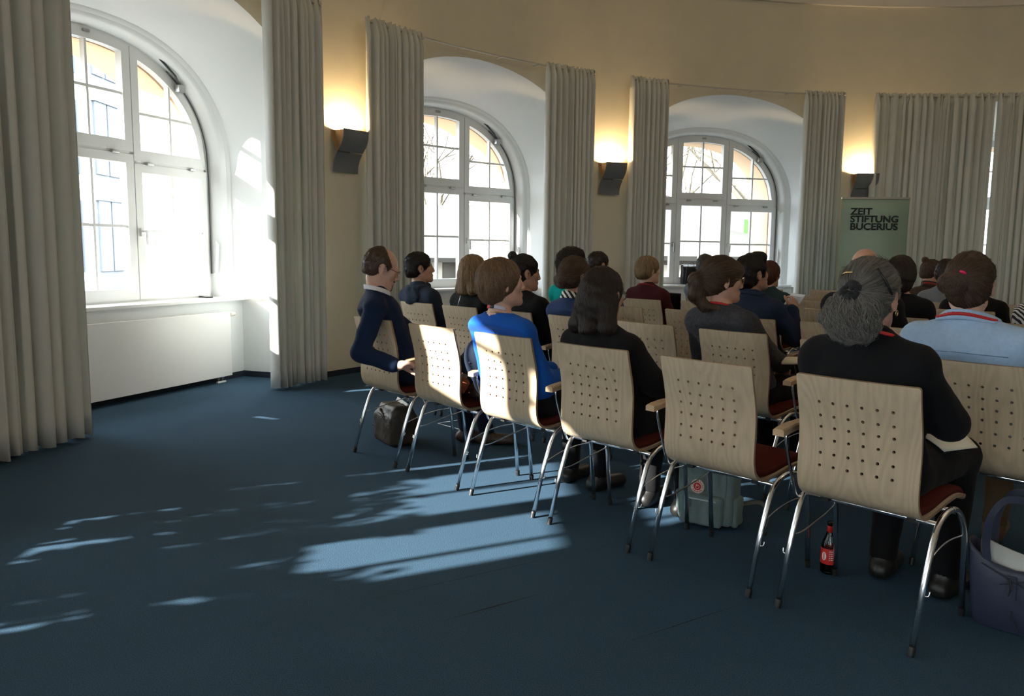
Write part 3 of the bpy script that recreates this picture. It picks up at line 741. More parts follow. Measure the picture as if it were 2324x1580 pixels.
# ------------------------------------------------------------------ signed-distance modelling for people, bags and cloth
class Field:
    def __init__(s, xs, ys, zs):
        s.ax = [np.asarray(a, np.float32) for a in (xs, ys, zs)]
        s.D = np.full([len(a) for a in s.ax], 0.5, np.float32)
    def add(s, prims, k=None):
        for fn, lo, hi, kk in prims:
            kk = kk if k is None else k; mg = kk + 0.03
            sl = []
            for a, l, h in zip(s.ax, lo, hi):
                i0 = int(np.searchsorted(a, l - mg)); i1 = int(np.searchsorted(a, h + mg))
                sl.append(slice(i0, i1))
            sl = tuple(sl)
            if any(q.stop - q.start < 1 for q in sl): continue
            X = s.ax[0][sl[0]][:, None, None]; Y = s.ax[1][sl[1]][None, :, None]; Z = s.ax[2][sl[2]][None, None, :]
            d = fn(X, Y, Z); c = s.D[sl]
            if kk > 0:
                h = np.maximum(kk - np.abs(c - d), 0) / kk; s.D[sl] = np.minimum(c, d) - h * h * kk * 0.25
            else: s.D[sl] = np.minimum(c, d)
    def grid(s): return s.ax[0][:, None, None], s.ax[1][None, :, None], s.ax[2][None, None, :]
    def mesh(s):
        D = s.D; S = D < 0
        nx, ny, nz = D.shape
        c = S[:-1, :-1, :-1].astype(np.int8)
        tot = np.zeros((nx - 1, ny - 1, nz - 1), np.int8)
        for i in (0, 1):
            for j in (0, 1):
                for k in (0, 1): tot += S[i:nx - 1 + i, j:ny - 1 + j, k:nz - 1 + k]
        act = (tot > 0) & (tot < 8); I, J, K = np.nonzero(act)
        if len(I) == 0: return np.zeros((0, 3)), np.zeros((0, 4), int)
        idx = np.full(act.shape, -1, np.int64); idx[I, J, K] = np.arange(len(I))
        acc = np.zeros((len(I), 3)); cnt = np.zeros(len(I))
        offs = [(i, j, k) for i in (0, 1) for j in (0, 1) for k in (0, 1)]
        A = s.ax
        for a in offs:
            for ax in range(3):
                if a[ax] == 1: continue
                b = list(a); b[ax] = 1
                da = D[I + a[0], J + a[1], K + a[2]]; db = D[I + b[0], J + b[1], K + b[2]]
                mk = (da < 0) != (db < 0); t = np.where(mk, da / np.where(mk, da - db, 1), 0)
                p = np.stack([A[0][I + a[0]], A[1][J + a[1]], A[2][K + a[2]]], 1).astype(float)
                q = np.stack([A[0][I + b[0]], A[1][J + b[1]], A[2][K + b[2]]], 1)
                acc += np.where(mk[:, None], p + (q - p) * t[:, None], 0); cnt += mk
        V = acc / cnt[:, None]; F = []
        for ax in range(3):
            o1, o2 = (ax + 1) % 3, (ax + 2) % 3
            sl0 = [slice(None)] * 3; sl1 = [slice(None)] * 3; sl0[ax] = slice(0, -1); sl1[ax] = slice(1, None)
            s0, s1 = S[tuple(sl0)], S[tuple(sl1)]; e = s0 != s1
            E = np.stack(np.nonzero(e), 1)
            ok = (E[:, o1] > 0) & (E[:, o2] > 0) & (E[:, o1] < D.shape[o1] - 1) & (E[:, o2] < D.shape[o2] - 1); E = E[ok]
            def cell(d1, d2):
                c_ = E.copy(); c_[:, o1] -= d1; c_[:, o2] -= d2; return idx[c_[:, 0], c_[:, 1], c_[:, 2]]
            q = np.stack([cell(1, 1), cell(0, 1), cell(0, 0), cell(1, 0)], 1)
            fl = ~s0[E[:, 0], E[:, 1], E[:, 2]]; q[fl] = q[fl][:, ::-1]; F.append(q)
        F = np.concatenate(F); F = F[(F >= 0).all(1)]
        return V, F
    def sample(s, P):
        """trilinear value and gradient at points P (n,3)"""
        ii, tt = [], []
        for d in range(3):
            a = s.ax[d]; i = np.clip(np.searchsorted(a, P[:, d]) - 1, 0, len(a) - 2); ii.append(i); tt.append(np.clip((P[:, d] - a[i]) / (a[i + 1] - a[i]), 0, 1))
        c = {}
        for i in (0, 1):
            for j in (0, 1):
                for k in (0, 1): c[i, j, k] = s.D[ii[0] + i, ii[1] + j, ii[2] + k]
        tx, ty, tz = tt
        def lerp(a, b, t): return a + (b - a) * t
        x00, x10, x01, x11 = (lerp(c[0, j, k], c[1, j, k], tx) for j, k in ((0, 0), (1, 0), (0, 1), (1, 1)))
        v = lerp(lerp(x00, x10, ty), lerp(x01, x11, ty), tz)
        return v
    def grad(s, P, e=0.004):
        g = np.zeros_like(P)
        for d in range(3):
            q = P.copy(); q[:, d] += e; r = P.copy(); r[:, d] -= e; g[:, d] = s.sample(q) - s.sample(r)
        return g / (np.linalg.norm(g, axis=1, keepdims=True) + 1e-9)

def np_mesh(name, V, F, mats, parent=None, smooth=True, T=None):
    me = bpy.data.meshes.new(name); n, m_ = len(V), len(F)
    me.vertices.add(n); me.vertices.foreach_set('co', np.asarray(V, np.float32).ravel())
    me.loops.add(m_ * 4); me.loops.foreach_set('vertex_index', np.asarray(F, np.int32).ravel())
    me.polygons.add(m_); me.polygons.foreach_set('loop_start', np.arange(0, m_ * 4, 4, dtype=np.int32))
    me.update(calc_edges=True); me.validate()
    return mesh_obj(name, me, mats, parent, smooth)

def A3(p): return np.array(p, float)
def cone(a, b, ra, rb, k=0.02, sq=None):
    """round cone from a to b"""
    a, b = A3(a), A3(b); ba = b - a; L2 = float(ba @ ba) + 1e-12; R = max(ra, rb)
    def fn(X, Y, Z):
        px, py, pz = X - a[0], Y - a[1], Z - a[2]
        t = np.clip((px * ba[0] + py * ba[1] + pz * ba[2]) / L2, 0, 1)
        return np.sqrt((px - t * ba[0]) ** 2 + (py - t * ba[1]) ** 2 + (pz - t * ba[2]) ** 2) - (ra + (rb - ra) * t)
    return (fn, np.minimum(a, b) - R, np.maximum(a, b) + R, k)
def ell(c, r, k=0.02, M=None, grow=0.0):
    """ellipsoid, M = 3x3 rotation whose columns are its axes"""
    c, r = A3(c), A3(r) + grow; R = np.max(r); M = np.eye(3) if M is None else np.asarray(M)
    ext = np.sqrt(((M * r) ** 2).sum(1))
    def fn(X, Y, Z):
        px, py, pz = X - c[0], Y - c[1], Z - c[2]
        qs = [(px * M[0, i] + py * M[1, i] + pz * M[2, i]) for i in range(3)]
        k0 = np.sqrt((qs[0] / r[0]) ** 2 + (qs[1] / r[1]) ** 2 + (qs[2] / r[2]) ** 2)
        k1 = np.sqrt((qs[0] / r[0] ** 2) ** 2 + (qs[1] / r[1] ** 2) ** 2 + (qs[2] / r[2] ** 2) ** 2) + 1e-6
        return k0 * (k0 - 1) / k1
    return (fn, c - ext, c + ext, k)
def rbox(c, h, r, k=0.01, M=None):
    c, h = A3(c), A3(h); M = np.eye(3) if M is None else np.asarray(M); ext = np.abs(M) @ (h + r)
    def fn(X, Y, Z):
        px, py, pz = X - c[0], Y - c[1], Z - c[2]
        q = [np.abs(px * M[0, i] + py * M[1, i] + pz * M[2, i]) - h[i] for i in range(3)]
        o = np.sqrt(np.maximum(q[0], 0) ** 2 + np.maximum(q[1], 0) ** 2 + np.maximum(q[2], 0) ** 2)
        return o + np.minimum(np.maximum(q[0], np.maximum(q[1], q[2])), 0) - r
    return (fn, c - ext, c + ext, k)
def grow(prims, g): return [((lambda X, Y, Z, f=f: f(X, Y, Z) - g), lo - g, hi + g, k) for f, lo, hi, k in prims]
def axis(lo, hi, coarse, fines):
    """rectilinear axis: coarse spacing, finer inside the (a, b, h) intervals"""
    v = [lo]
    while v[-1] < hi:
        h = coarse
        for a, b, hh in fines:
            if a <= v[-1] <= b: h = min(h, hh)
            elif v[-1] < a < v[-1] + h: h = max(min(h, a - v[-1] + 1e-4), hh)
        v.append(v[-1] + h)
    return np.array(v, np.float32)
def wob(X, Y, Z, f, s=0.0):
    """cheap smooth 3D wobble"""
    return (np.sin(f * X + 1.3 * s) * np.cos(f * 1.13 * Y + 2.1 * s) + np.sin(f * 0.9 * Y + f * .7 * Z + s) * np.cos(f * .8 * X - f * .4 * Z) + np.sin(f * 1.2 * Z + 0.6 * s + f * .5 * X)) / 3
def rotz(a): c, s_ = cos(a), sin(a); return np.array([[c, -s_, 0], [s_, c, 0], [0, 0, 1.0]])
def rotx(a): c, s_ = cos(a), sin(a); return np.array([[1.0, 0, 0], [0, c, -s_], [0, s_, c]])
def roty(a): c, s_ = cos(a), sin(a); return np.array([[c, 0, s_], [0, 1.0, 0], [-s_, 0, c]])

# ---- materials for people
def skin_mat(name, col):
    mt = mat(name, col, 0.5, spec=0.35, noise=0.06, nscale=30); b = mt.node_tree.nodes['Principled BSDF']
    b.inputs['Subsurface Weight'].default_value = 0.12; b.inputs['Subsurface Radius'].default_value = (.012, .005, .003); b.inputs['Subsurface Scale'].default_value = 0.6
    return mt
SKIN = {k: skin_mat('skin_' + k, c) for k, c in dict(fair=(.62, .38, .29), light=(.55, .32, .23), tan=(.42, .24, .16), dark=(.20, .105, .07)).items()}
def hair_mat(name, col, strand):
    nm = name + ('_strand' if strand else '_cap')
    if nm in MATS: return MATS[nm]
    mt = bpy.data.materials.new(nm); mt.use_nodes = True; nt = mt.node_tree; N = nt.nodes; L = nt.links; b = N['Principled BSDF']
    b.inputs['Roughness'].default_value = 0.42; b.inputs['Specular IOR Level'].default_value = 0.45
    if strand:
        hi = N.new('ShaderNodeHairInfo'); mr = N.new('ShaderNodeMapRange'); mr.inputs['To Min'].default_value = .35; mr.inputs['To Max'].default_value = 2.1
        L.new(hi.outputs['Random'], mr.inputs['Value']); vm = N.new('ShaderNodeVectorMath'); vm.operation = 'SCALE'; vm.inputs[0].default_value = col
        L.new(mr.outputs[0], vm.inputs['Scale']); L.new(vm.outputs[0], b.inputs['Base Color'])
    else:
        tc = N.new('ShaderNodeTexCoord'); mp = N.new('ShaderNodeMapping'); mp.inputs['Scale'].default_value = (140, 140, 14); L.new(tc.outputs['Object'], mp.inputs[0])
        nz = N.new('ShaderNodeTexNoise'); nz.inputs['Scale'].default_value = 1; L.new(mp.outputs[0], nz.inputs['Vector'])
        mr = N.new('ShaderNodeMapRange'); mr.inputs['From Min'].default_value = .3; mr.inputs['From Max'].default_value = .7; mr.inputs['To Min'].default_value = .5; mr.inputs['To Max'].default_value = 1.3; L.new(nz.outputs['Fac'], mr.inputs['Value'])
        vm = N.new('ShaderNodeVectorMath'); vm.operation = 'SCALE'; vm.inputs[0].default_value = col
        L.new(mr.outputs[0], vm.inputs['Scale']); L.new(vm.outputs[0], b.inputs['Base Color'])
    MATS[nm] = mt; return mt
HAIR = dict(black=(.010, .008, .007), darkbrown=(.022, .013, .009), brown=(.070, .040, .024), lightbrown=(.165, .098, .054), blond=(.24, .16, .088), grey=(.14, .13, .115), darkgrey=(.05, .046, .042), auburn=(.075, .022, .010))

def cloth_mat(name, col, bs=320, bump=.12, noise=.06, sheen=.03, rough=.9): return mat('cloth_' + name, col, rough, spec=.2, noise=noise, nscale=60, bump=bump, bscale=bs, sheen=sheen)

def stripe_mat(name, c1, c2, scale):
    if name in MATS: return MATS[name]
    mt = bpy.data.materials.new(name); mt.use_nodes = True; nt = mt.node_tree; N = nt.nodes; L = nt.links; b = N['Principled BSDF']; b.inputs['Roughness'].default_value = .9
    tc = N.new('ShaderNodeTexCoord'); wv = N.new('ShaderNodeTexWave'); wv.inputs['Scale'].default_value = scale; wv.inputs['Distortion'].default_value = 2.5; wv.bands_direction = 'DIAGONAL'
    L.new(tc.outputs['Object'], wv.inputs['Vector']); rp = N.new('ShaderNodeValToRGB'); rp.color_ramp.interpolation = 'CONSTANT'
    rp.color_ramp.elements[0].color = (*c1, 1); rp.color_ramp.elements[1].color = (*c2, 1); rp.color_ramp.elements[1].position = .5
    L.new(wv.outputs['Fac'], rp.inputs[0]); L.new(rp.outputs[0], b.inputs['Base Color']); MATS[name] = mt; return mt

# ---- anatomy
def head_prims(H, M, sc=1.0, beard=False):
    """H centre of head, M columns = right, forward, up"""
    P = lambda x, y, z: H + (M @ np.array([x, y, z])) * sc
    E = lambda c, r, k: ell(P(*c), np.array(r) * sc, k, M)
    C = lambda a, b, ra, rb, k: cone(P(*a), P(*b), ra * sc, rb * sc, k)
    pr = [E((0, -.018, .028), (.073, .094, .086), .02), E((0, .028, -.030), (.060, .064, .082), .03), E((0, .040, -.078), (.043, .046, .036), .03),
          C((-.044, .005, -.07), (-.02, .075, -.10), .020, .016, .025), C((.044, .005, -.07), (.02, .075, -.10), .020, .016, .025),
          E((0, .078, -.102), (.020, .016, .015), .015), C((-.032, .080, .022), (.032, .080, .022), .010, .010, .018),
          E((-.040, .062, -.022), (.022, .020, .022), .02), E((.040, .062, -.022), (.022, .020, .022), .02),
          C((0, .090, .008), (0, .1065, -.032), .008, .0105, .012), E((-.010, .098, -.038), (.009, .010, .007), .006), E((.010, .098, -.038), (.009, .010, .007), .006),
          E((-.031, .073, .000), (.014, .012, .010), .004), E((.031, .073, .000), (.014, .012, .010), .004),
          C((-.018, .090, -.063), (.018, .090, -.063), .0065, .0065, .008), C((-.015, .090, -.073), (.015, .090, -.073), .0065, .0065, .006)]
    for s_ in (-1, 1):
        Me = M @ rotz(s_ * rad(-22))
        pr += [ell(P(s_ * .079, -.010, -.008), np.array([.007, .019, .031]) * sc, .006, Me), ell(P(s_ * .080, -.006, -.036), np.array([.006, .010, .010]) * sc, .005, Me)]
    return pr
def ear_dents(H, M, sc=1.0):
    P = lambda x, y, z: H + (M @ np.array([x, y, z])) * sc
    return [ell(P(s_ * .090, -.004, -.008), np.array([.008, .009, .015]) * sc, 0) for s_ in (-1, 1)]

def hand_prims(W, d, n, curl=0.9, sc=1.0, side=1, k=.006):
    """W wrist, d direction of the hand, n palm normal (the side the fingers curl to), side +1 right hand"""
    d = d / np.linalg.norm(d); n = n - d * (n @ d); n /= np.linalg.norm(n); s_ = np.cross(d, n) * side   # s_ towards the thumb
    pr = [cone(W, W + d * .03 * sc, .026 * sc, .026 * sc, .02), cone(W + d * .035 * sc + s_ * .018 * sc, W + d * .082 * sc + s_ * .022 * sc, .019 * sc, .014 * sc, .014), cone(W + d * .035 * sc - s_ * .016 * sc, W + d * .076 * sc - s_ * .026 * sc, .018 * sc, .013 * sc, .014),
          cone(W + d * .03 * sc, W + d * .080 * sc, .018 * sc, .015 * sc, .014)]
    for q, (off, L) in enumerate(zip((.028, .009, -.010, -.028), (.90, 1.0, .94, .76))):
        p = W + d * (.084 - abs(off) * .15) * sc + s_ * off * sc; dd = d + s_ * off * 1.2; dd /= np.linalg.norm(dd)
        for seg, (l, r0, r1) in enumerate(((.042, .0095, .0088), (.027, .0088, .0080), (.021, .0080, .0068))):
            a = curl * (.55, .95, .6)[seg] * (1 + .08 * (q - 1.5)); dd = dd * cos(a) + n * sin(a); dd /= np.linalg.norm(dd)
            n = n
            e = p + dd * l * L * sc; pr.append(cone(p, e, r0 * sc, r1 * sc, k)); p = e
    p = W + d * .022 * sc + s_ * .022 * sc; dd = d * .65 + s_ * .6 + n * .35; dd /= np.linalg.norm(dd)
    for l, r0, r1 in ((.036, .0145, .011), (.032, .011, .0098), (.026, .0098, .0082)):
        e = p + dd * l * sc; pr.append(cone(p, e, r0 * sc, r1 * sc, k)); p = e; dd = dd + d * .22 + n * .12 - s_ * .15; dd /= np.linalg.norm(dd)
    return pr

def back_clamp(G, off):
    """a sitter's back is pressed flat against the chair back"""
    X, Y, Z = G.grid(); yb = np.interp(G.ax[2], [.40, .45, .50, .60, .70, .79, .86, .90, .96], [.03, .045, .050, .044, .034, .008, -.008, -.05, -.2]).astype(np.float32)[None, None, :]
    pl = yb + off - Y + 0 * X; k = .02; h = np.maximum(k - np.abs(G.D - pl), 0) / k; G.D = (np.maximum(G.D, pl) + h * h * k * .25).astype(np.float32)
def person(label, f, ix, head, yaw=0, pitch=0, roll=0, tyaw=0, skin='light', hair='short', hcol='darkbrown', top=None, bottom='black', shoes=(.012, .011, .01), arms=None, w=1.0, near=False,
           collar=None, lanyard=None, hood=False, glasses=None, strands=2500, neck_dy=-.015, ndrop=.172, beard=None, neckbands=(), tdx=0, top_t=.011, top_fold=.004, legs=None, extras=(), group=None, sleeve=1.0, vneck=0):
    t = empty('person', seat_pos(f, ix), TH); tag(t, label, 'person', group)
    H = A3(head); M = rotz(rad(yaw)) @ rotx(rad(pitch)) @ roty(rad(roll)); Tm = rotz(rad(tyaw))
    N = H + M @ np.array([0, -.020, -.075]); Nb = A3((H[0] * .92, H[1] + neck_dy, H[2] - ndrop))
    # ---- torso
    Nt = Nb + np.array([tdx, 0, 0]); Pv = A3((H[0] * .25 + tdx * .5, .175, .545)); sh = {s_: Nt + Tm @ np.array([s_ * .158 * w, .005, -.062]) for s_ in (-1, 1)}
    ch_c = Nt + Tm @ np.array([0, .028, -.185]); ch_c[0] += (Pv[0] - Nt[0]) * .25; ch_c[1] += (Pv[1] - Nb[1]) * .30
    wa = (ch_c + Pv) / 2 + np.array([0, .005, -.02])
    torso = [ell(ch_c, (.148 * w, .102 * (.6 + .4 * w), .185), .06, Tm), ell(wa, (.138 * w, .104 * w, .16), .06), ell(Pv, (.168 * w, .122 * w, .115), .05),
             cone(sh[-1], sh[1], .054, .054, .05), ell(Nt + Tm @ np.array([0, -.035, -.10]), (.125 * w, .052, .10), .05, Tm)]
    trap = [cone(Nb + Tm @ np.array([s_ * .025, -.006, .018]), sh[s_] + np.array([0, -.004, .012]), .040, .040, .035) for s_ in (-1, 1)]
    neck = [cone(N, Nb + np.array([0, 0, -.02]), .051 * (.7 + .3 * w), .056 * (.7 + .3 * w), .03)]
    arms = arms or {}; armp = []; hands = []; wr = {}
    for s_ in (-1, 1):
        a = arms.get(s_, {})
        el = A3(a.get('elbow', sh[s_] + Tm @ np.array([s_ * .050, .105, -.245]))); wt = A3(a.get('wrist', (H[0] * .2 + s_ * .085, .40, .645)))
        hd = A3(a.get('dir', (-s_ * .35, .8, -.25))); hn = A3(a.get('n', (0, -.1, -1))); wr[s_] = (el, wt)
        armp.append([cone(sh[s_], el, .050, .041, .03), cone(el, wt, .041, .028, .02)])
        hands.append(hand_prims(wt + hd / np.linalg.norm(hd) * .008, hd, hn, a.get('curl', .8), a.get('hs', 1.0), s_))
    legp = []; feet = []
    lg = legs or {}
    for s_ in (-1, 1):
        l = lg.get(s_, {})
        hip = Pv + np.array([s_ * .088, .02, -.012]); kn = A3(l.get('knee', (s_ * .10, .60, .515))); an = A3(l.get('ankle', (s_ * .105, .575, .085))); fd = A3(l.get('foot', (s_ * .12, 1, 0))); fd = fd / np.linalg.norm(fd)
        legp.append([cone(hip, kn, .083, .060, .04), cone(kn, an, .057, .040, .03)])
        toe = an + fd * .155 + np.array([0, 0, -.052]); heel = an - fd * .035 + np.array([0, 0, -.048])
        feet.append([cone(an, an + np.array([0, 0, -.03]), .038, .038, .02), cone(heel, toe, .033, .029, .02)])
    hp = head_prims(H, M)
    # ---- body: one continuous skin mesh
    hh = .0048 if near else .0068; co = .017
    hl = [wt for _, wt in wr.values()]
    def rng(ax):
        fs = [(H[ax] - .13, H[ax] + .135, hh)]
        for (el, wt) in wr.values(): fs.append((wt[ax] - .11, wt[ax] + .11, .0075))
        return fs
    allp = torso + trap + neck + sum(armp, []) + sum(hands, []) + sum(legp, []) + sum(feet, []) + hp
    lo = np.min([p[1] for p in allp], 0) - .03; hi = np.max([p[2] for p in allp], 0) + .03
    axf = [rng(0), rng(1), rng(2)]
    F = Field(*[axis(lo[i], hi[i], co, axf[i]) for i in range(3)])
    F.add(torso + trap + neck + sum(legp, []) + sum(feet, [])); back_clamp(F, .012); F.add(sum(armp, [])); 
    if not (arms.get(1, {}).get('behind')): back_clamp(F, .012)
    F.add(hp); F.add(sum(hands, []))
    X, Y, Z = F.grid()
    for fn, l_, h_, _ in ear_dents(H, M):
        sl = tuple(slice(int(np.searchsorted(a, l - .01)), int(np.searchsorted(a, h + .01))) for a, l, h in zip(F.ax, l_, h_))
        F.D[sl] = np.maximum(F.D[sl], -fn(F.ax[0][sl[0]][:, None, None], F.ax[1][sl[1]][None, :, None], F.ax[2][sl[2]][None, None, :]))
    V, Q = F.mesh(); body = np_mesh('body', V, Q, SKIN[skin], t)
    # ---- clothes
    def garment(name, prims, th, mt, h=.012, fold=.004, ff=38, cut=None, parent=t, seed=0, k=None, late=None):
        al = prims + (late or [])
        lo = np.min([p[1] for p in al], 0) - .05; hi = np.max([p[2] for p in al], 0) + .05
        G = Field(*[axis(lo[i], hi[i], h, []) for i in range(3)]); G.add(prims, k)
        X, Y, Z = G.grid(); G.D -= th
        if name not in ('hood', 'shoe'): back_clamp(G, .003)
        if late: G2 = Field(*G.ax); G2.add(late); G.D = np.minimum(G.D, G2.D - th)
        if fold: G.D += fold * wob(X, Y, Z, ff, seed + f * 3 + ix) + fold * .5 * wob(Z, X, Y, ff * 2.1, seed + ix)
        if cut is not None:
            c_ = cut(X, Y, Z); hh_ = np.maximum(.014 - np.abs(G.D - c_), 0) / .014; G.D = np.maximum(G.D, c_) + hh_ * hh_ * .0035
        V, Q = G.mesh(); return np_mesh(name, V, Q, mt, parent), G
    hem = Pv[2] - .065
    topn, topm = top
    ap = []
    for s_, (el, wt) in wr.items():
        end = el + (wt - el) * sleeve
        ap += [cone(sh[s_], el, .052, .045, .035), cone(el, end, .045, .035, .02)]
    late = None
    if arms.get(1, {}).get('behind'): late = [q for q in ap[2:]] ; ap = ap[:2]
    tprims = torso[:2] + [ell(Pv + np.array([0, -.005, .03]), (.170 * w, .125 * w, .125), .05)] + torso[3:] + trap + ap
    if not vneck: tprims = tprims + [cone(Nb + np.array([0, -.004, .012]), Nb + np.array([0, 0, -.03]), .053 * (.7 + .3 * w), .060 * (.7 + .3 * w), .035)]
    nk = Nb + np.array([0, .045, .045])
    def cut(X, Y, Z):
        d = hem - Z + 0 * X + 0 * Y
        if vneck: d = np.maximum(d, vneck - np.sqrt((X - nk[0]) ** 2 + (Y - nk[1]) ** 2 + (Z - nk[2]) ** 2 * .7))
        return d
    tg, G = garment(topn, tprims, top_t, topm, .0105 if near else .0135, top_fold, 36, cut, late=late)
    bl = legs.get('cut', .070) if legs else .070
    bm_ = bottom if isinstance(bottom, bpy.types.Material) else cloth_mat(bottom, dict(black=(.005, .005, .006), jeans=(.030, .045, .085), navy=(.012, .016, .03), brown=(.10, .065, .035), grey=(.06, .06, .065))[bottom])
    garment('trousers', [ell(Pv, (.170 * w, .126 * w, .112), .05)] + sum(legp, []), .010, bm_, .0145, .004, 30, lambda X, Y, Z: np.maximum(bl - Z, Z - (Pv[2] + .07)) + 0 * X + 0 * Y)
    sm = mat('shoe_%d%d%d' % tuple(int(c * 1000) for c in shoes), shoes, .45)
    for ft in feet: garment('shoe', ft, .009, sm, .0105, 0, cut=lambda X, Y, Z: .004 - Z + 0 * X + 0 * Y)
    # ---- bands hugging the neck: collars, lanyards
    def band(name, th, off, half, tilt, mt, base=None, zc=None, h=.0045, spread=.16, ang=None):
        base = base or (neck + trap + torso[3:])
        c = Nb + (zc if zc is not None else np.array([0, 0, .02]))
        G2 = Field(*[axis(c[i] - (spread, spread, .11)[i], c[i] + (spread, spread, .11)[i], h, []) for i in range(3)]); G2.add(base)
        X, Y, Z = G2.grid(); n = np.array([0, -sin(tilt), cos(tilt)])
        pl = np.abs((X - c[0]) * n[0] + (Y - c[1]) * n[1] + (Z - c[2]) * n[2] - off) - half
        rr = np.sqrt((X - c[0]) ** 2 + (Y - c[1]) ** 2)
        G2.D = np.maximum(np.maximum(np.maximum(G2.D - th, -(G2.D - th + .012)), pl), rr - min(spread * .9, .098 * w))
        if ang:
            mid, hw_ = rad((ang[0] + ang[1]) / 2), rad((ang[1] - ang[0]) / 2); aa = np.arctan2(Y - c[1], X - c[0]) - mid; aa = np.abs((aa + pi) % (2 * pi) - pi); G2.D = np.maximum(G2.D, (aa - hw_) * .06)
        V, Q = G2.mesh()
        if len(V): return np_mesh(name, V, Q, mt, t)
    if collar:
        cm, hgt, th = collar; band('collar', th, .004, hgt, rad(-18), cm, zc=np.array([0, 0, .032]), base=neck + [p for p in trap])
    if lanyard:
        band('lanyard', .0135 if not collar else collar[2] + .005, .0, .0062, rad(-22), lanyard, zc=np.array([0, 0, .030 if collar else .026]), base=neck + trap)
    for nm_, th_, z_, hf_, mt_, ang_ in neckbands: band(nm_, th_, 0, hf_, rad(-14), mt_, base=neck + trap, zc=np.array([0, 0, z_]), h=.0035, spread=.11, ang=ang_)
    if hood:
        ringp = [Nb + Tm @ np.array([.082 * cos(a), -.008 + .068 * sin(a), .010 + .012 * sin(a)]) for a in [2 * pi * k_ / 12 for k_ in range(12)]]
        hpz = [cone(ringp[k_], ringp[(k_ + 1) % 12], .024, .024, .015) for k_ in range(12)] + [ell(Nb + Tm @ np.array([0, -.080, -.052]), (.105, .028, .058), .03, Tm)]
        hpz0 = [cone(Nb + Tm @ np.array([-.085, .045, -.012]), Nb + Tm @ np.array([-.085, -.045, -.030]), .026, .034, .03), cone(Nb + Tm @ np.array([-.085, -.045, -.030]), Nb + Tm @ np.array([0, -.085, -.075]), .034, .040, .03), cone(Nb + Tm @ np.array([.085, .045, -.012]), Nb + Tm @ np.array([.085, -.045, -.030]), .026, .034, .03), cone(Nb + Tm @ np.array([.085, -.045, -.030]), Nb + Tm @ np.array([0, -.085, -.075]), .034, .040, .03)]
        garment('hood', hpz, .004, topm, .008, .006, 55)
    # ---- hair
    if hair:
        make_hair(t, H, M, hair, hcol, near, strands, seed=int(f * 10 + ix * 7), garm=G)
    if beard:
        Pb = lambda x, y, z: H + M @ np.array([x, y, z])
        bp_r = [ell(Pb(0, .042, -.080), (.050, .055, .042), .02, M), ell(Pb(0, .080, -.103), (.025, .020, .019), .015, M), cone(Pb(-.018, .093, -.052), Pb(.018, .093, -.052), .007, .007, .006)]
        def bcut(X, Y, Z):
            qz = (X - H[0]) * M[0, 2] + (Y - H[1]) * M[1, 2] + (Z - H[2]) * M[2, 2]; qy = (X - H[0]) * M[0, 1] + (Y - H[1]) * M[1, 1] + (Z - H[2]) * M[2, 1]
            return np.maximum(np.maximum(qz + .048 - .25 * np.maximum(.06 - qy, 0), -.01 - qy), .0075 - np.sqrt(((qz + .068) / 1.0) ** 2 + np.maximum(0, .09 - qy) ** 2))
        G3, = [Field(*[axis(Pb(0, 0, 0)[i] - .15, Pb(0, 0, 0)[i] + .15, .005, []) for i in range(3)])]; G3.add(bp_r); X, Y, Z = G3.grid(); G3.D += .0015 * wob(X, Y, Z, 260); G3.D = np.maximum(G3.D, bcut(X, Y, Z)); V, Q = G3.mesh()
        if len(V): np_mesh('beard', V, Q, hair_mat('hair_' + beard, HAIR[beard], False), t)
    # ---- glasses
    P = lambda x, y, z: Vector(H + M @ np.array([x, y, z]))
    if glasses:
        gl = MB()
        for s_ in (-1, 1):
            gl.tube([P(s_ * .034 + .024 * cos(a) * 1.05, .104 - .010 * abs(cos(a)) * (1 if cos(a) * s_ > 0 else .2), .000 + .019 * sin(a)) for a in [2 * pi * k / 20 for k in range(20)]], .0016, 6, closed=True)
            gl.tube([P(s_ * .059, .095, .006), P(s_ * .074, .06, .008), P(s_ * .080, -.005, .012), P(s_ * .080, -.028, -.006)], .0016, 6)
        gl.tube([P(-.010, .106, .004), P(0, .109, .007), P(.010, .106, .004)], .0014, 6)
        g = gl.build('glasses', glasses, t, smooth=True)
        ln = MB()
        for s_ in (-1, 1): ln.add([P(s_ * .034 + .0245 * cos(a), .103 - .010 * abs(cos(a)) * (1 if cos(a) * s_ > 0 else .2), .0185 * sin(a)) for a in [2 * pi * k / 20 for k in range(20)]], [tuple(range(20))])
        ln.build('lens', M_GLASS, g)
    for fn in extras: fn(t, H, M, Nb, Tm, sh, G, F)
    return t

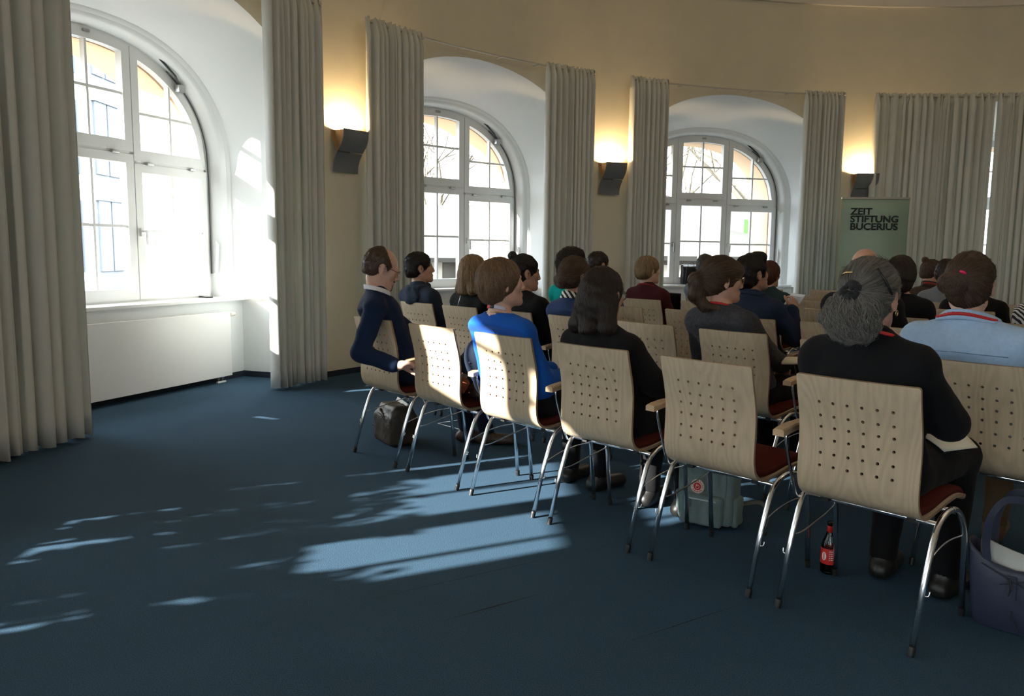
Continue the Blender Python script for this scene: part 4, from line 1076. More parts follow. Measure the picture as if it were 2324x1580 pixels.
def make_hair(t, H, M, style, hcol, near, nstr, seed=0, garm=None):
    P = lambda x, y, z: H + M @ np.array([x, y, z])
    E = lambda c, r, k=.02: ell(P(*c), r, k, M)
    C = lambda a, b, ra, rb, k=.03: cone(P(*a), P(*b), ra, rb, k)
    h = .0062 if near else .0085
    sc = lambda g: [E((0, -.018, .028), (.073 + g, .094 + g, .086 + g)), E((0, -.060, -.030), (.056 + g, .042 + g, .062), .03)]
    face = [E((0, .118, -.045), (.074, .072, .108), 0)]; cuts = []; ears = True; zlow = -.075; tie = None; tailaxis = None; wv = .0025; wf = 120
    down = True; extra = []
    if style == 'short': pr = sc(.013); zlow = -.072; wv = .004; wf = 150
    elif style == 'short_blond': pr = sc(.015) + [E((0, -.05, -.01), (.080, .062, .075), .03)]; zlow = -.082; ears = False; face = [E((0, .122, -.055), (.085, .080, .100), 0)]
    elif style == 'quiff': pr = sc(.015) + [E((0, .055, .100), (.060, .045, .035), .03), E((0, -.06, -.04), (.062, .05, .07), .03)]; zlow = -.09; wv = .006; wf = 90
    elif style == 'bob': pr = [E((0, -.020, .020), (.092, .112, .104)), E((0, -.042, -.030), (.092, .090, .085), .03), E((0, -.05, -.085), (.072, .066, .045), .03)]; zlow = -.128; ears = False; face = [E((0, .128, -.050), (.088, .088, .120), 0)]
    elif style == 'pixie_bob': pr = [E((0, -.020, .022), (.090, .112, .102)), E((0, -.046, -.022), (.083, .080, .074), .03), E((0, -.058, -.068), (.052, .042, .034), .03)]; zlow = -.098; ears = False; face = [E((.015, .128, -.060), (.100, .092, .112), 0)]
    elif style == 'long':
        pr = [E((0, -.016, .024), (.082, .106, .099)), E((0, -.042, -.040), (.088, .078, .085), .03), C((-.050, -.045, -.05), (-.082, -.055, -.145), .046, .038), C((.050, -.045, -.05), (.082, -.055, -.145), .046, .038), C((0, -.065, -.05), (0, -.080, -.165), .054, .040)]; zlow = -.178; ears = False; face = [E((0, .128, -.060), (.080, .092, .135), 0)]
    elif style == 'ponytail':
        pr = sc(.016) + [E((0, .070, .050), (.058, .036, .045), .03)]; face = [E((0, .132, -.065), (.082, .094, .112), 0)]; zlow = -.088; tie = (0, -.118, .012); extra = [C((0, -.108, .015), (-.004, -.150, -.005), .020, .032), C((-.004, -.150, -.005), (.004, -.145, -.085), .034, .036), C((.004, -.145, -.085), (.030, -.105, -.150), .034, .020), C((.030, -.105, -.140), (.060, -.030, -.158), .020, .016), C((.060, -.030, -.158), (.070, .050, -.165), .016, .010)]; ears = False
    elif style == 'topbun': pr = sc(.012); tie = (-.01, -.085, .095); extra = [E((-.01, -.098, .108), (.034, .030, .030), .008)]; wv = .004
    elif style == 'lowbun': pr = sc(.015) + [E((0, -.09, -.035), (.068, .045, .060), .03)]; tie = (0, -.12, -.02); extra = [E((0, -.118, -.028), (.056, .036, .050), .015)]; wv = .005; wf = 70
    elif style == 'messybun': pr = sc(.013); tie = (-.035, -.105, .030); extra = [E((-.050, -.125, .004), (.048, .036, .042), .012)]; wv = .004; zlow = -.095
    elif style == 'curly_tail': pr = sc(.016); tie = (-.012, -.112, .010); extra = [E((-.012, -.112, -.022), (.066, .040, .038), .03), E((-.018, -.112, -.065), (.090, .055, .052), .03), E((-.012, -.100, -.105), (.074, .048, .040), .03)]; wv = .009; wf = 70; ears = True; zlow = -.09
    elif style == 'curly': pr = [E((0, -.022, .030), (.102, .118, .108)), E((0, -.06, -.03), (.088, .070, .085), .03)]; wv = .012; wf = 75; ears = False; zlow = -.11
    elif style in ('sides', 'bald'): pr = sc(.007); zlow = -.068
    elif style == 'thin': pr = sc(.008); zlow = -.075
    lo = np.min([p[1] for p in pr + extra], 0) - .03; hi = np.max([p[2] for p in pr + extra], 0) + .03
    G = Field(*[axis(lo[i], hi[i], h, []) for i in range(3)]); G.add(pr)
    X, Y, Z = G.grid()
    G.D += wv * wob(X, Y, Z, wf, seed)
    qx = (X - H[0]) * M[0, 0] + (Y - H[1]) * M[1, 0] + (Z - H[2]) * M[2, 0]; qy = (X - H[0]) * M[0, 1] + (Y - H[1]) * M[1, 1] + (Z - H[2]) * M[2, 1]; qz = (X - H[0]) * M[0, 2] + (Y - H[1]) * M[1, 2] + (Z - H[2]) * M[2, 2]
    def smax(a, b, k=.012): hh_ = np.maximum(k - np.abs(a - b), 0) / k; return np.maximum(a, b) + hh_ * hh_ * k * .25
    D = G.D
    for fn, *_ in face: D = smax(D, -fn(X, Y, Z))
    D = smax(D, zlow - qz)
    if ears: D = smax(D, .030 - np.sqrt(((np.abs(qx) - .082) / .9) ** 2 + (qy + .004) ** 2 + ((qz + .012) / 1.25) ** 2), .006); D = smax(D, np.maximum(qy - .035, -(qz + .02)) * 0 - .2) if False else D; D = smax(D, np.minimum(qy - .02, -.022 - qz) if False else -1 + 0 * qx)
    if style in ('short', 'short_blond', 'quiff', 'thin', 'sides', 'bald', 'topbun', 'messybun', 'curly_tail', 'lowbun'):
        # nothing in front of the ears below the temples, hairline on the forehead
        D = smax(D, np.minimum(qy - .018, -.030 - qz + 0 * qx) * 1.0, .01)
    if style == 'sides': D = smax(D, qy - .050 + .85 * np.maximum(qz - .020, 0), .01)
    if style == 'bald': D = smax(D, qz - .045 + .3 * np.maximum(qy, 0), .02); D = smax(D, qy - .035)
    if style == 'thin': D = smax(D, qy - .055 - .0 * qz)
    G.D = D.astype(np.float32)
    if extra:
        if style == 'curly_tail':
            G2 = Field(*G.ax); G2.add(extra); G2.D += wv * wob(X, Y, Z, 95, seed + 2); k_ = .02
            hh_ = np.maximum(k_ - np.abs(G.D - G2.D), 0) / k_; G.D = np.minimum(G.D, G2.D) - hh_ * hh_ * k_ * .25
        else: G.add(extra)
    V, Q = G.mesh()
    cap = np_mesh('hair', V, Q, hair_mat('hair_' + hcol, HAIR[hcol], False), t)
    if not nstr: return
    # strands combed along the surface
    rg = np.random.default_rng(seed + 5); cen = V[Q].mean(1)
    ar = np.linalg.norm(np.cross(V[Q[:, 1]] - V[Q[:, 0]], V[Q[:, 2]] - V[Q[:, 0]]), axis=1); ar /= ar.sum()
    pick = rg.choice(len(Q), nstr, p=ar); p = cen[pick] + rg.normal(0, h * .5, (nstr, 3))
    n = G.grad(p); p -= n * G.sample(p)[:, None]
    steps = 10; curly = style in ('curly', 'curly_tail')
    L = {'short': .030, 'thin': .02, 'sides': .016, 'bald': .016, 'short_blond': .06, 'quiff': .05, 'curly': .06, 'curly_tail': .095, 'long': .13, 'bob': .10, 'pixie_bob': .085, 'ponytail': .10, 'topbun': .07, 'lowbun': .06, 'messybun': .07}[style] * (.6 + .8 * rg.random(nstr))
    off = np.where(rg.random(nstr) < .07, rg.random(nstr) * .006, rg.random(nstr) * .0025) + .0006
    pts = np.zeros((nstr, steps, 3)); up = M[:, 2]; crown = P(0, -.04, .115); lift = rg.normal(0, 1, (nstr, 3)); phs = 7.0 * wob(p[:, 0], p[:, 1], p[:, 2], 70, seed) + rg.random(nstr) * .9
    tiep = P(*tie) if tie else None
    istail = np.zeros(nstr, bool)
    if tie is not None:
        tl = np.full(nstr, .5)
        for fn, *_ in extra: tl = np.minimum(tl, np.array([fn(np.float64(q[0]), np.float64(q[1]), np.float64(q[2])) for q in p]))
        istail = tl < .006
    for s_ in range(steps):
        n = G.grad(p)
        d = -up[None, :] * .8 + (p - crown) * 5.0 + lift * .20
        if style in ('quiff', 'short', 'thin', 'sides', 'bald'): d = d + M[:, 1][None, :] * (-.25)
        if tie is not None:
            dt = tiep - p; dl = np.linalg.norm(dt, axis=1, keepdims=True)
            if style in ('topbun', 'lowbun', 'messybun'):
                cb = np.mean([(e[1] + e[2]) / 2 for e in extra], 0); tang = np.cross(p - cb, M[:, 1][None, :] * .9 + up[None, :] * .3 + lift * .12); tang /= np.linalg.norm(tang, axis=1, keepdims=True) + 1e-9
            else: tang = np.tile(-up[None, :], (nstr, 1)) + (p - H) * .5
            d = np.where(istail[:, None], tang, dt / (dl + .004))
        if curly: d = d + np.where((istail if tie is not None else np.ones(nstr, bool))[:, None], 0.5 * np.cross(n, d) * np.sin(s_ * 1.0 + phs)[:, None] + lift * .2, 0)
        d -= n * (d * n).sum(1, keepdims=True); d /= np.linalg.norm(d, axis=1, keepdims=True) + 1e-9
        pts[:, s_] = p + n * (off * (.5 + s_ / steps * (2.2 if curly else 1)))[:, None]
        if curly and s_ > 0:
            sd_ = np.cross(n, d); an_ = s_ * 1.35 + phs; A_c = np.where(istail if tie is not None else np.ones(nstr, bool), .0075, 0) * min(1, s_ / 2.5)
            pts[:, s_] += (n * np.cos(an_)[:, None] + sd_ * np.sin(an_)[:, None]) * A_c[:, None]
        if s_ < steps - 1:
            p = p + d * (L / steps)[:, None]; n = G.grad(p); sd = np.clip(G.sample(p), -.02, .02); p = p - n * sd[:, None]
    hc = bpy.data.hair_curves.new('hair_strands'); hc.add_curves([steps] * nstr)
    hc.attributes['position'].data.foreach_set('vector', pts.reshape(-1).astype(np.float32))
    ra = hc.attributes.get('radius') or hc.attributes.new('radius', 'FLOAT', 'POINT')
    rr = np.tile(np.linspace(1, .35, steps), nstr) * (.00075 if near else .0011); ra.data.foreach_set('value', rr.astype(np.float32))
    ho = bpy.data.objects.new('hair_strands', hc); COL.objects.link(ho); hc.materials.append(hair_mat('hair_' + hcol, HAIR[hcol], True)); ho.parent = cap; ho['kind'] = 'stuff'

# ------------------------------------------------------------------ people
def ribbon_extra(pts_local, r, mt, name):
    """thin raised line lying on the garment (zip, seam)"""
    def fn(t, H, M, Nb, Tm, sh, G, F):
        P = np.array([Nb + Tm @ A3(p) for p in pts_local]); stp = Tm @ np.array([0, .004, 0])
        for _ in range(80):
            P = P + np.where(G.sample(P) > .002, 1.0, 0.0)[:, None] * stp[None, :]
        mb = MB(); mb.tube([tuple(p) for p in P], r, 6); mb.build(name, mt, t, smooth=True)
    return fn
def bit(pos, r, mt, name, shape='ball'):
    def fn(t, H, M, Nb, Tm, sh, G, F):
        c = H + M @ A3(pos); mb = MB()
        if shape == 'ring': mb.tube([tuple(c + M @ np.array([0, r * cos(a), r * sin(a)])) for a in [2 * pi * k / 14 for k in range(14)]], r * .22, 6, closed=True)
        else:
            rings = [[tuple(c + np.array([r[0] * sin(b) * cos(a), r[1] * sin(b) * sin(a), r[2] * cos(b)])) for a in [2 * pi * k / 12 for k in range(12)]] for b in [pi * k / 7 for k in range(8)]]
            mb.loft(rings, closed=True)
        mb.build(name, mt, t, smooth=True)
    return fn
def torus_tie(pos, axis_l, R, r, mt, name, lump=0):
    def fn(t, H, M, Nb, Tm, sh, G, F):
        c = H + M @ A3(pos); a = Vector(M @ A3(axis_l)).normalized(); u = a.orthogonal().normalized(); v = a.cross(u); mb = MB(); K = 20
        mb.tube([Vector(c) + (u * cos(q) + v * sin(q)) * R * (1 + lump * .12 * sin(5 * q)) for q in [2 * pi * k / K for k in range(K)]], [r * (1 + lump * .3 * sin(7 * k)) for k in range(K)], 8, closed=True); mb.build(name, mt, t, smooth=True)
    return fn
def clip(p0, p1, r, mt, name):
    def fn(t, H, M, Nb, Tm, sh, G, F):
        mb = MB(); a, b = H + M @ A3(p0), H + M @ A3(p1); mid = (a + b) / 2; mid = mid + (mid - H) * .05
        mb.tube([tuple(a), tuple(mid), tuple(b)], [r * .7, r, r * .7], 6); mb.build(name, mt, t, smooth=True)
    return fn
M_FRAME = mat('glasses_dark', (.015, .015, .017), .35); M_GOLD = mat('gold', (.72, .52, .25), .25, 1.0); M_LAN = mat('lanyard_red', (.50, .012, .012), .6)
M_NAVY = cloth_mat('navy_knit', (.007, .018, .052)); M_BLUE = cloth_mat('royal_blue', (.008, .090, .43), bs=260, bump=.15, noise=.02); M_HOOD = cloth_mat('hoodie_blue', (.024, .037, .062), bs=220)
M_BLK = cloth_mat('black_knit', (.0055, .0055, .0065)); M_CHAR = cloth_mat('charcoal_knit', (.045, .045, .052), bs=70, bump=.8, noise=.2); M_TEAL = cloth_mat('turquoise', (.0, .40, .36)); M_BURG = cloth_mat('burgundy', (.060, .010, .014), bs=90, bump=.5)
M_BLAZ = cloth_mat('blazer_navy', (.016, .026, .055), bs=400, bump=.15); M_BLZ2 = cloth_mat('blazer_blue', (.022, .045, .12), bs=400, bump=.15); M_GREYB = cloth_mat('grey_blue_knit', (.20, .23, .29), bs=120, noise=.25); M_DTEAL = cloth_mat('dark_teal', (.018, .04, .045))
M_DENIM = cloth_mat('light_denim', (.36, .50, .68), bs=300, bump=.2, noise=.05); M_GREY = cloth_mat('grey_knit', (.17, .185, .20)); M_BRFUZ = cloth_mat('brown_fuzzy', (.060, .036, .026), bs=60, bump=1.0, noise=.4)
M_STRIPE = stripe_mat('stripes_dark', (.015, .015, .03), (.6, .58, .52), 22); M_ZEBRA = stripe_mat('zebra', (.01, .01, .01), (.75, .73, .66), 14); M_WCOL = cloth_mat('white_collar', (.78, .79, .84), bump=.1, sheen=0)
M_RED2 = mat('red_collar', (.35, .02, .02), .8)

AUD = 'people sitting in the audience'
person('balding man in navy sweater and white collar, glasses, arm hung behind his chair', 0, 0, (.014, .06, 1.160), yaw=-27, pitch=-22, tyaw=-32, skin='fair', hair='sides', hcol='brown', near=True, top=('sweater', M_NAVY), bottom='navy',
       collar=(M_WCOL, .014, .018), glasses=M_FRAME, strands=2600, group=AUD, neck_dy=-.030, beard='auburn', sleeve=.93, tdx=-.05, w=1.08,
       arms={1: dict(behind=True, elbow=(.075, -.135, .675), wrist=(.250, -.005, .605), dir=(.72, .42, .12), n=(.5, -.3, -.8), curl=.7), -1: dict(elbow=(.02, .33, .70), wrist=(.14, .46, .60))}, legs={1: dict(knee=(.20, .60, .515), ankle=(.135, .78, .085), foot=(.72, .7, 0)), -1: dict(knee=(.04, .62, .515), ankle=(.0, .72, .085), foot=(.6, .8, 0))}, shoes=(.05, .03, .018))
person('young man in blue hooded sweater with short dark hair', 1.07, -1.82, (-.06, .075, 1.130), yaw=-28, pitch=4, skin='light', hair='short', hcol='black', top=('hooded_sweater', M_HOOD), bottom='jeans', hood=True, strands=2600, group=AUD)
person('woman with long dark blond hair and a back zip in her black top', 1.08, -.92, (.02, .12, 1.118), yaw=-5, pitch=-5, skin='fair', hair='long', hcol='blond', top=('sweater', M_BLK), strands=3500, group=AUD,
       extras=(ribbon_extra([(-.04, -.2, .005), (-.042, -.2, -.02), (-.045, -.2, -.05), (-.048, -.2, -.085)], .0032, M_METAL, 'zip'),))
person('woman in a bright royal blue dress with short light brown hair', 0, 2.05, (-.075, .035, 1.113), yaw=-24, pitch=4, skin='fair', hair='pixie_bob', hcol='lightbrown', near=True, w=.95, top=('dress', M_BLUE), top_fold=.0025, vneck=.100, ndrop=.180, strands=6500, group=AUD,
       extras=(ribbon_extra([(0, -.2, -.045), (0, -.2, -.06), (0, -.2, -.08), (0, -.2, -.10)], .0016, mat('seam_blue', (.006, .05, .25), .8), 'back_seam'),), neckbands=(('lanyard', .0055, .052, .0095, mat('lanyard_orange', (.62, .055, .02), .6), (150, 258)), ('clasp', .007, .052, .0095, M_RUB, (258, 280)), ('lanyard_end', .0055, .052, .0095, mat('lanyard_lilac', (.52, .50, .62), .6), (280, 345)), ('necklace', .0045, .026, .0028, M_GOLD, (100, 440))))
person('woman with dark hair in a high bun and a black blazer', 1.08, .05, (.008, .12, 1.120), yaw=-26, pitch=-4, skin='tan', hair='topbun', hcol='black', top=('blazer', M_BLK), vneck=.07, strands=2600, group=AUD)
person('person in a turquoise sweater with dark curly hair', 1.96, -.5, (-.039, .1, 1.165), yaw=0, skin='tan', hair='curly', hcol='darkbrown', top=('sweater', M_TEAL), bottom='jeans', strands=2600, group=AUD, collar=(M_GREY, .022, .020))
person('woman with a brown pinned-up bun, zebra scarf and blue jacket', 1.10, 1.0, (-.034, .07, 1.112), yaw=-8, pitch=-3, skin='light', hair='lowbun', hcol='brown', top=('jacket', M_BLZ2), collar=(M_ZEBRA, .022, .020), glasses=M_FRAME, strands=3200, group=AUD)
person('short dark haired man whose head shows beyond the turquoise sweater, before the plain wall', 3.0, -1.6, (-.062, .12, 1.150), yaw=-12, skin='light', hair='short', hcol='darkbrown', top=('sweater', M_GREY), bottom='jeans', strands=1500, group=AUD)
person('woman with long dark hair and black top, back to the viewer', 0, 3, (-.034, .105, 1.082), yaw=4, pitch=-6, skin='light', hair='long', hcol='darkbrown', near=True, w=.95, top=('sweater', M_BLK), glasses=M_FRAME, strands=8000, group=AUD,
       arms={1: dict(elbow=(.200, .20, .700), wrist=(.11, .37, .635))})
person('short haired blonde in a burgundy sweater by the third window', 3.0, -.64, (-.034, .12, 1.113), yaw=-22, skin='fair', hair='short_blond', hcol='blond', top=('sweater', M_BURG), lanyard=M_RED2, strands=2200, group=AUD)
person('grey haired man in a grey blue sweater beside the black backpack', 3.88, -.53, (-.06, .09, 1.145), yaw=-6, skin='light', hair='sides', hcol='darkgrey', top=('sweater', M_GREYB), bottom='grey', w=1.05, strands=1500, group=AUD)
person('woman with a brown ponytail and glasses in a charcoal cardigan', 1.10, 3.0, (-.12, .075, 1.125), yaw=-36, pitch=-2, tyaw=-6, skin='light', hair='ponytail', hcol='brown', near=True, top=('cardigan', M_CHAR), top_t=.015, vneck=.095, lanyard=M_LAN, glasses=M_GOLD, strands=6500, group=AUD,
       arms={1: dict(elbow=(.115, .15, .745), wrist=(.105, .34, .665))}, extras=(torus_tie((0, -.122, .010), (0, -.7, -.3), .027, .0065, mat('hair_tie_tan', (.30, .20, .11), .7), 'hair_tie'),))
person('bearded dark haired man in a navy blazer reading a sheet of paper', 1.95, 2.24, (-.046, .13, 1.140), yaw=-22, pitch=8, skin='tan', hair='quiff', hcol='black', near=True, w=1.06, top=('blazer', M_BLAZ), collar=(M_BLAZ, .018, .022), glasses=M_FRAME, beard='black', strands=4500, group=AUD,
       arms={1: dict(elbow=(.235, .20, .735), wrist=(.165, .27, .900), dir=(-.15, .6, .5), n=(-.8, .2, -.2), curl=1.0)})
person('red haired person in a dark teal jacket at the third window', 3.9, .42, (.0, .15, 1.085), yaw=-5, skin='fair', hair='pixie_bob', hcol='auburn', top=('jacket', M_DTEAL), strands=2200, group=AUD)
person('woman with long grey curly tied-back hair in black, nearest of all', 0, 5, (-.020, .115, 1.128), yaw=2, pitch=-2, skin='light', hair='curly_tail', hcol='grey', near=True, top=('sweater', M_BLK), top_t=.013, lanyard=M_LAN, collar=(M_BLK, .022, .014), strands=9000, ndrop=.160, group=AUD,
       arms={1: dict(elbow=(.205, .255, .715), wrist=(.030, .265, .900), dir=(-.35, -.05, .9), n=(-.5, -.7, -.1), curl=1.1), -1: dict(elbow=(-.205, .16, .70), wrist=(-.05, .40, .645))}, legs={1: dict(knee=(.13, .60, .535), ankle=(.13, .56, .085))},
       extras=(torus_tie((-.012, -.138, .016), (0, -1, .3), .022, .015, M_BLACK, 'scrunchie', 1), clip((-.060, -.100, .068), (-.020, -.112, .078), .0045, M_GOLD, 'hair_clip'), clip((.052, -.098, .092), (.092, -.066, .010), .0055, M_RUB, 'hair_slide'), bit((.086, .0, -.050), .009, M_GOLD, 'earring', 'ring')))
person('person in a light blue denim shirt with a pink hair tie', .79, 5.27, (-.125, .08, 1.155), yaw=14, pitch=-2, skin='fair', hair='messybun', hcol='brown', near=True, w=1.16, top=('shirt', M_DENIM), bottom='brown', collar=(M_DENIM, .020, .020), lanyard=M_LAN, strands=7500, group=AUD, shoes=(.12, .07, .035),
       extras=(clip((-.026, -.136, .050), (-.002, -.118, .036), .0065, mat('pink_tie', (.85, .02, .12), .6), 'hair_tie'), ribbon_extra([(-.17 + .34 * k / 12, -.25, -.085 - .006 * abs(k - 6) / 6) for k in range(13)], .0015, mat('seam_denim', (.12, .20, .33), .8), 'yoke_seam')))
person('bald man in black behind the grey curly hair', 2.03, 3.16, (.075, .22, 1.190), yaw=10, skin='light', hair='bald', hcol='darkgrey', top=('sweater', M_BLK), w=1.12, strands=1200, group=AUD)
person('woman with a dark bob in black near the drawn curtain', 2.87, 3.2, (-.043, .14, 1.145), yaw=10, skin='light', hair='bob', hcol='darkbrown', top=('sweater', M_BLK), vneck=.09, strands=3200, group=AUD)
person('woman with a brown top bun and fuzzy brown collar far right', 5.95, 1.75, (-.12, .12, 1.10), yaw=-38, pitch=-10, skin='light', hair='topbun', hcol='brown', top=('jacket', M_BRFUZ), collar=(M_BRFUZ, .026, .026), lanyard=M_RED2, strands=1500, group=AUD)
person('person in grey behind the pink hair tie, mostly hidden', 4.92, 2.31, (.05, .13, 1.116), yaw=0, skin='light', hair='short', hcol='darkbrown', top=('sweater', M_GREY), strands=1200, group=AUD)
person('person in black mostly hidden behind the light blue shirt', 4.0, 3.28, (.015, .14, 1.10), yaw=5, skin='light', hair='bob', hcol='black', top=('sweater', M_BLK), strands=1200, group=AUD, w=1.05)
person('person in dark stripes cut off by the right edge', 2.95, 4.48, (.12, .12, 1.141), yaw=10, skin='light', hair='bob', hcol='brown', top=('blouse', M_STRIPE), strands=1200, group=AUD)

# ------------------------------------------------------------------ things on the floor, chairs and sills
def sdf_obj(name, prims, h, mt, parent=None, fold=0, ff=40, cut=None, seed=0, th=0):
    lo = np.min([p[1] for p in prims], 0) - .03; hi = np.max([p[2] for p in prims], 0) + .03
    G = Field(*[axis(lo[i], hi[i], h, []) for i in range(3)]); G.add(prims); X, Y, Z = G.grid(); G.D -= th
    if fold: G.D += fold * wob(X, Y, Z, ff, seed) + .5 * fold * wob(Z, X, Y, ff * 2, seed + 1)
    if cut is not None: G.D = np.maximum(G.D, cut(X, Y, Z))
    V, Q = G.mesh(); return np_mesh(name, V, Q, mt, parent)

# brown satchel under the first chair
bg_ = empty('satchel', seat_pos(.36, -.52), TH + rad(-12)); tag(bg_, 'worn dark brown leather satchel with papers on the carpet under the first chair', 'bag')
M_LEATH = mat('worn_brown_leather', (.040, .029, .019), .5, noise=.5, nscale=14, bump=.5, bscale=35)
floorcut = lambda X, Y, Z: .003 - Z + 0 * X + 0 * Y
sdf_obj('bag_body', [rbox((0, 0, .10), (.125, .065, .07), .035, .03), rbox((.01, .0, .185), (.105, .045, .045), .03, .05)], .009, M_LEATH, bg_, .006, 30, floorcut)
mb = MB(); mb.loft([[(-.10, .02, .22), (.12, .0, .23)], [(-.09, .05, .285), (.13, .03, .275)]]); o = mb.build('papers', M_PAPER, bg_); md = o.modifiers.new('s', 'SOLIDIFY'); md.thickness = .012
mb = MB(); mb.tube(bez([(-.06, -.085, .215), (-.02, -.10, .205), (.03, -.10, .195), (.06, -.095, .17)], 5), .012, 8); mb.build('carry_handle', M_LEATH, bg_, smooth=True)
for x in (-.06, .055): torus = MB(); torus.tube([(x + .015 * cos(a), -.098, .185 + .015 * sin(a)) for a in [2 * pi * k / 12 for k in range(12)]], .003, 6, closed=True); torus.build('buckle', M_METAL, bg_, smooth=True)
mb = MB(); P_ = [(-.13, .02, .20), (-.17, -.02, .10), (-.20, -.04, .03), (-.25, -.03, .012), (-.33, -.01, .045), (-.36, -.02, .05)]
pp = bez(P_, 6); mb.loft([[p + Vector((0, -.016, 0)), p + Vector((0, .016, .004))] for p in pp]); o = mb.build('shoulder_strap', mat('strap_grey', (.05, .045, .05), .8), bg_, smooth=True); md = o.modifiers.new('s', 'SOLIDIFY'); md.thickness = .004
mb = MB(); mb.box((-.255, -.03, .015), (-.225, -.008, .06)); mb.box((-.16, -.03, .10), (-.14, -.012, .13)); bevel(mb.build('red_clasp', mat('clasp_red', (.45, .01, .015), .4), bg_), .004)

# things on the second chair: bag with terracotta pouch, coat over the seat
t = empty('handbag', seat_pos(0, 1, .04, .22, .462), TH); tag(t, 'dark brown leather bag lying on the sunlit empty chair', 'bag', None)
M_DBR = mat('dark_brown_leather', (.035, .014, .010), .3, noise=.2, nscale=20, bump=.3, bscale=60)
sdf_obj('bag_body', [rbox((.04, .04, .07), (.10, .09, .03), .035, .04), ell((0, .0, .10), (.10, .09, .07), .04)], .010, M_DBR, t, .008, 35, lambda X, Y, Z: .002 - Z + 0 * X + 0 * Y)
mb = MB(); mb.tube(bez([(-.05, -.08, .05), (-.02, -.10, .02), (.02, -.10, .02), (.04, -.09, .04)], 5), .005, 8); mb.build('buckle', M_METAL, t, smooth=True)
o = empty('pouch', seat_pos(0, 1, .098, .15, .462), TH); tag(o, 'terracotta suede pouch on the brown bag, in sunlight between two chairs', 'pouch')
sdf_obj('pouch_body', [cone((0, 0, .045), (.012, -.005, .12), .028, .058, .03), ell((.0, 0, .10), (.062, .045, .05), .03)], .006, mat('terracotta_suede', (.36, .085, .030), .9, noise=.15, nscale=40, bump=.5, bscale=50), o, .006, 60)
sdf_obj('striped_lining', [ell((.01, .0, .155), (.052, .038, .022), .01)], .006, stripe_mat('lining', (.045, .012, .012), (.12, .055, .045), 30), o, .003, 80)
mb = MB(); mb.box((.02, -.055, .125), (.085, -.045, .147)); bevel(mb.build('frame_clasp', M_METAL, o), .003)
c = empty('coat', seat_pos(0, 1, .19, .18, .50), TH); tag(c, 'dark navy coat slung over the armrest between the sunlit chair and the blue dress', 'coat')
sdf_obj('coat_body', [cone((-.13, .02, .10), (.09, -.06, .225), .075, .085, .05), ell((.0, .06, .07), (.13, .10, .11), .06), ell((-.06, .10, .03), (.13, .09, .09), .06), ell((.08, .0, .10), (.05, .09, .13), .05)], .009, cloth_mat('coat_navy', (.006, .012, .027), bs=200), c, .009, 28)
mb = MB(); mb.tube(bez([(-.14, -.06, .05), (-.06, -.065, .085), (.02, -.08, .13), (.09, -.145, .19)], 6), .0016, 6); mb.build('zip', M_METAL, c, smooth=True)

# green backpack with round badge
A_, B_ = Vector((.798, 3.641, 0)), Vector((.983, 3.516, 0)); du = (B_ - A_).normalized(); dn = Vector((du.y, -du.x, 0))
if dn.y > 0: dn = -dn
cen = (A_ + B_) / 2 - dn * .075
bp_ = empty('backpack', cen, math.atan2(du.y, du.x)); tag(bp_, 'sage green canvas backpack with a round red badge standing under an empty chair', 'backpack')
M_SAGE = mat('sage_canvas', (.15, .21, .205), .85, noise=.08, nscale=30, bump=.35, bscale=120, sheen=.1); M_SAGED = mat('sage_strap', (.14, .20, .19), .8)
# local x along the front, -y towards the viewer
sdf_obj('main_body', [rbox((0, .01, .165), (.105, .045, .125), .028, .02)], .008, M_SAGE, bp_, .004, 28, lambda X, Y, Z: .003 - Z + 0 * X + 0 * Y)
sdf_obj('front_pocket', [rbox((-.005, -.068, .085), (.085, .010, .055), .018, .02)], .007, M_SAGE, bp_, .004, 40, lambda X, Y, Z: .006 - Z + 0 * X + 0 * Y)
for s_ in (-1, 1): sdf_obj('side_pocket', [rbox((s_ * .135, .01, .08), (.004, .035, .055), .012, .01)], .007, M_SAGE, bp_, .004, 50)
mb = MB(); mb.tube(bez([(-.10, -.062, .10), (-.10, -.064, .29), (-.06, -.060, .312), (.06, -.060, .312), (.10, -.064, .29), (.10, -.062, .10)], 8), .004, 6); mb.build('piping', M_SAGED, bp_, smooth=True)
mb = MB(); mb.tube([(-.075, -.098, .138), (.07, -.098, .138)], .0035, 6); mb.build('pocket_zip', mat('zip_pale', (.45, .55, .57), .5), bp_)
mb = MB(); mb.box((-.062, -.104, .095), (-.054, -.098, .136)); mb.build('zip_pull', mat('zip_pull_blue', (.20, .27, .33), .5), bp_)
for x in (-.035, .035): mb = MB(); pp = bez([(x, -.03, .318), (x * .8, -.04, .365), (x * .8, .03, .37), (x, .05, .318)], 5); mb.tube(pp, .007, 8); mb.build('carry_handle', M_SAGED, bp_, smooth=True)
mb = MB(); pp = bez([(.12, .06, .08), (.17, .07, .10), (.235, .05, .115), (.27, .02, .06), (.26, -.01, .008)], 7); mb.loft([[p, p + Vector((.0, .02, .012))] for p in pp]); o = mb.build('shoulder_strap', mat('strap_olive', (.10, .10, .08), .8), bp_, smooth=True); md = o.modifiers.new('s', 'SOLIDIFY'); md.thickness = .005
mb = MB(); mb.box((.255, -.022, .0), (.28, .002, .018)); bevel(mb.build('strap_slider', M_RUB, bp_), .003)
